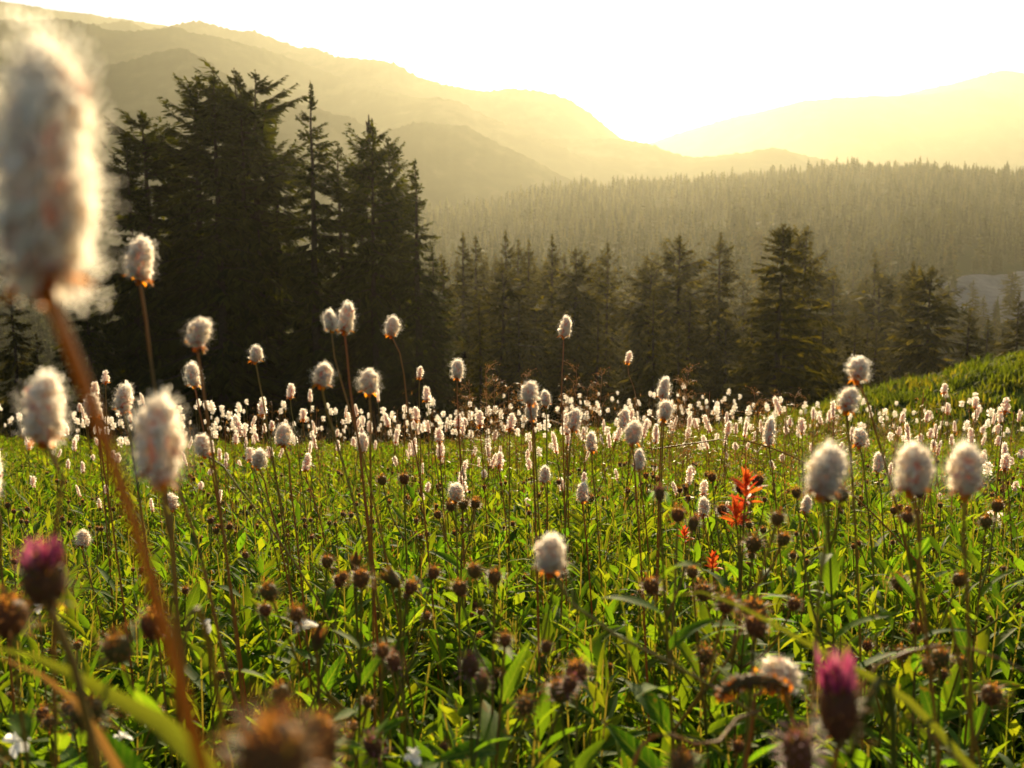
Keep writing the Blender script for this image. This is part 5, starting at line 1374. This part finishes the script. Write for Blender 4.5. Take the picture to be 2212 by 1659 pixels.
# ------------------------------------------------------------------ the green mass below: foliage, grass, stalks nobody could count
def undergrowth():
    r = np.random.default_rng(99); b = MB()
    for (y0, y1, dens, nl, LL, tp, h0, h1) in ((0.22, 1.7, 700, 9, 0.060, LEAF_KITE, 0.06, 0.22), (0.22, 1.6, 560, 20, 0.070, LEAF_GROUND, 0.22, 0.38), (1.6, 4.0, 380, 19, 0.068, LEAF_KITE, 0.25, 0.42), (4.0, 10.5, 150, 14, 0.072, LEAF_DART, 0.22, 0.38)):
        area = (fov_x(y1) ** 2 - fov_x(y0) ** 2) / 0.577 + 0.35 * (y1 - y0) * 2
        N = int(area * dens)
        y = np.sqrt(r.uniform(y0 ** 2, y1 ** 2, N)); x = r.uniform(-1, 1, N) * (fov_x(y) + 0.35)
        base = np.stack([x, y, ground_h(x, y)], 1); H = r.uniform(h0, h1, N)
        out, lean = leafy_arrays(r, N, base, H, nl, LL, tp)
        for V, F, T in out: b.add(V, F, 0, T)
        # stems
        top = base + np.concatenate([lean, H[:, None]], 1); w = 0.0014
        S4 = np.stack([base + [w, 0, 0], base - [w, 0, 0], top - [w * 0.6, 0, 0], top + [w * 0.6, 0, 0]], 1).reshape(-1, 3)
        b.add(S4, (np.array([[0, 1, 2, 3]])[None] + (np.arange(N) * 4)[:, None, None]).reshape(-1, 4), 1, 0.4)
    for sd in (-1, 1):
        N = 2600; y = r.uniform(-0.3, 10.5, N); x = sd * (fov_x(np.maximum(y, 0)) + 0.3 + 1.6 * r.uniform(0, 1, N) ** 1.3)
        far = x ** 2 + y ** 2 > 0.4 ** 2; x, y = x[far], y[far]; N = len(x)
        out, lean = leafy_arrays(r, N, np.stack([x, y, ground_h(x, y)], 1), r.uniform(0.2, 0.38, N), 12, 0.075, LEAF_DART)
        for V, F, T in out: b.add(V, F, 0, T)
    tag(link('meadow_foliage', b.mesh('meadow_foliage', [M_UNDER, M_GSTEM])), 'dense green leaves of the meadow undergrowth', 'foliage', None, 'stuff')
    b = MB()
    for (y0, y1, dens, L0, L1, W) in ((0.45, 2.0, 260, 0.16, 0.40, 0.0028), (2.0, 10.5, 260, 0.2, 0.48, 0.0036)):
        area = (fov_x(y1) ** 2 - fov_x(y0) ** 2) / 0.577 + 0.3 * (y1 - y0) * 2; N = int(area * dens)
        y = np.sqrt(r.uniform(y0 ** 2, y1 ** 2, N)); x = r.uniform(-1, 1, N) * (fov_x(y) + 0.3)
        B = np.stack([x, y, ground_h(x, y)], 1); L = r.uniform(L0, L1, N); a = r.uniform(0, 6.28, N); bend = r.uniform(0.1, 0.9, N) ** 1.5
        D = np.stack([np.cos(a), np.sin(a), 0 * a], 1); X = np.stack([-np.sin(a), np.cos(a), 0 * a], 1); rows = []
        for t in (0, 0.4, 0.75, 1.0):
            c = B + D * (L * bend * t ** 2 * 0.8)[:, None] + np.array([0, 0, 1.0]) * (L * (t - 0.45 * bend * t ** 2))[:, None]
            w = W * (1, 0.9, 0.6, 0.08)[int(t * 3 + 0.3)] / 2; rows += [c - X * w, c + X * w]
        V = np.stack(rows, 1).reshape(-1, 3); f = np.array([[0, 1, 3, 2], [2, 3, 5, 4], [4, 5, 7, 6]])[None] + (np.arange(N) * 8)[:, None, None]
        kind = (r.uniform(size=N) < 0.06).astype(int)
        b.add(V, f.reshape(-1, 4), np.repeat(kind, 3), np.repeat(r.uniform(0, 0.9, N), 8))
    tag(link('meadow_grass', b.mesh('meadow_grass', [M_GRASS, M_STRAW])), 'thin grass blades and dry stalks threaded through the meadow', 'grass', None, 'stuff')
    # far buds beyond the ones one can count
    b = MB(); N = 420; y = 4.0 + 5.5 * r.uniform(0, 1, N) ** 0.9; x = r.uniform(-1, 1, N) * fov_x(y) * 1.03
    Vt, Ft = lathe([(0.001, 0), (0.0055, 0.004), (0.0058, 0.009), (0.001, 0.0125)], 6)
    z = ground_h(x, y) + r.uniform(0.33, 0.44, N); s = r.uniform(0.8, 1.3, N)
    V, F = scatter(Vt, Ft, np.eye(3)[None] * s[:, None, None], np.stack([x, y, z], 1)); b.add(V, F, 0, np.repeat(r.uniform(0, 0.9, N), len(Vt)))
    gz = ground_h(x, y); w = 0.0012
    S4 = np.stack([np.stack([x - w, y, gz], 1), np.stack([x + w, y, gz], 1), np.stack([x + w, y, z], 1), np.stack([x - w, y, z], 1)], 1).reshape(-1, 3)
    b.add(S4, (np.array([[0, 1, 2, 3]])[None] + (np.arange(N) * 4)[:, None, None]).reshape(-1, 4), 1, 0.5)
    tag(link('distant_buds', b.mesh('distant_buds', [M_BUD, M_GSTEM])), 'brown aster buds dotted through the far meadow', 'buds', None, 'stuff')
undergrowth()

# grass on the knoll and on the slope beyond the meadow edge
def knoll_grass():
    r = np.random.default_rng(123); b = MB(); N = 110000
    x = r.uniform(-4, 34, N); y = r.uniform(11, 44, N); keep = (np.abs(x) < y * 0.66 + 1)
    cl = np.sin(x * 1.7 + 2 * np.sin(y * 0.8)) * np.sin(y * 1.9 + 1.3 * np.sin(x)) ; keep &= r.uniform(size=N) < 0.62 + 0.4 * cl
    x, y, cl = x[keep], y[keep], cl[keep]; N = len(x); B = np.stack([x, y, ground_h(x, y) - 0.02], 1); L = r.uniform(0.22, 0.5, N) * (0.85 + 0.45 * cl)
    a = r.uniform(0, 6.28, N); D = np.stack([np.cos(a), np.sin(a), 0 * a], 1); X = np.stack([-np.sin(a), np.cos(a), 0 * a], 1); rows = []
    bend = r.uniform(0.2, 1.0, N)
    for t in (0, 0.5, 1.0):
        c = B + D * (L * bend * t ** 2 * 0.8)[:, None] + np.array([0, 0, 1.0]) * (L * (t - 0.4 * bend * t ** 2))[:, None]; w = 0.032 * (1, 0.8, 0.06)[int(t * 2)]; rows += [c - X * w, c + X * w]
    V = np.stack(rows, 1).reshape(-1, 3); f = np.array([[0, 1, 3, 2], [2, 3, 5, 4]])[None] + (np.arange(N) * 6)[:, None, None]
    b.add(V, f.reshape(-1, 4), 0, np.repeat(np.clip(0.4 + 0.35 * np.sin(x * 0.9 + 2 * np.sin(y * 0.5)) * np.sin(y * 0.8) + r.normal(0, 0.12, N), 0, 0.95), 6))
    tag(link('knoll_grass', b.mesh('knoll_grass', [M_KNOLL])), 'sunlit tussocky grass covering the knoll beyond the meadow', 'grass', None, 'stuff')
knoll_grass()
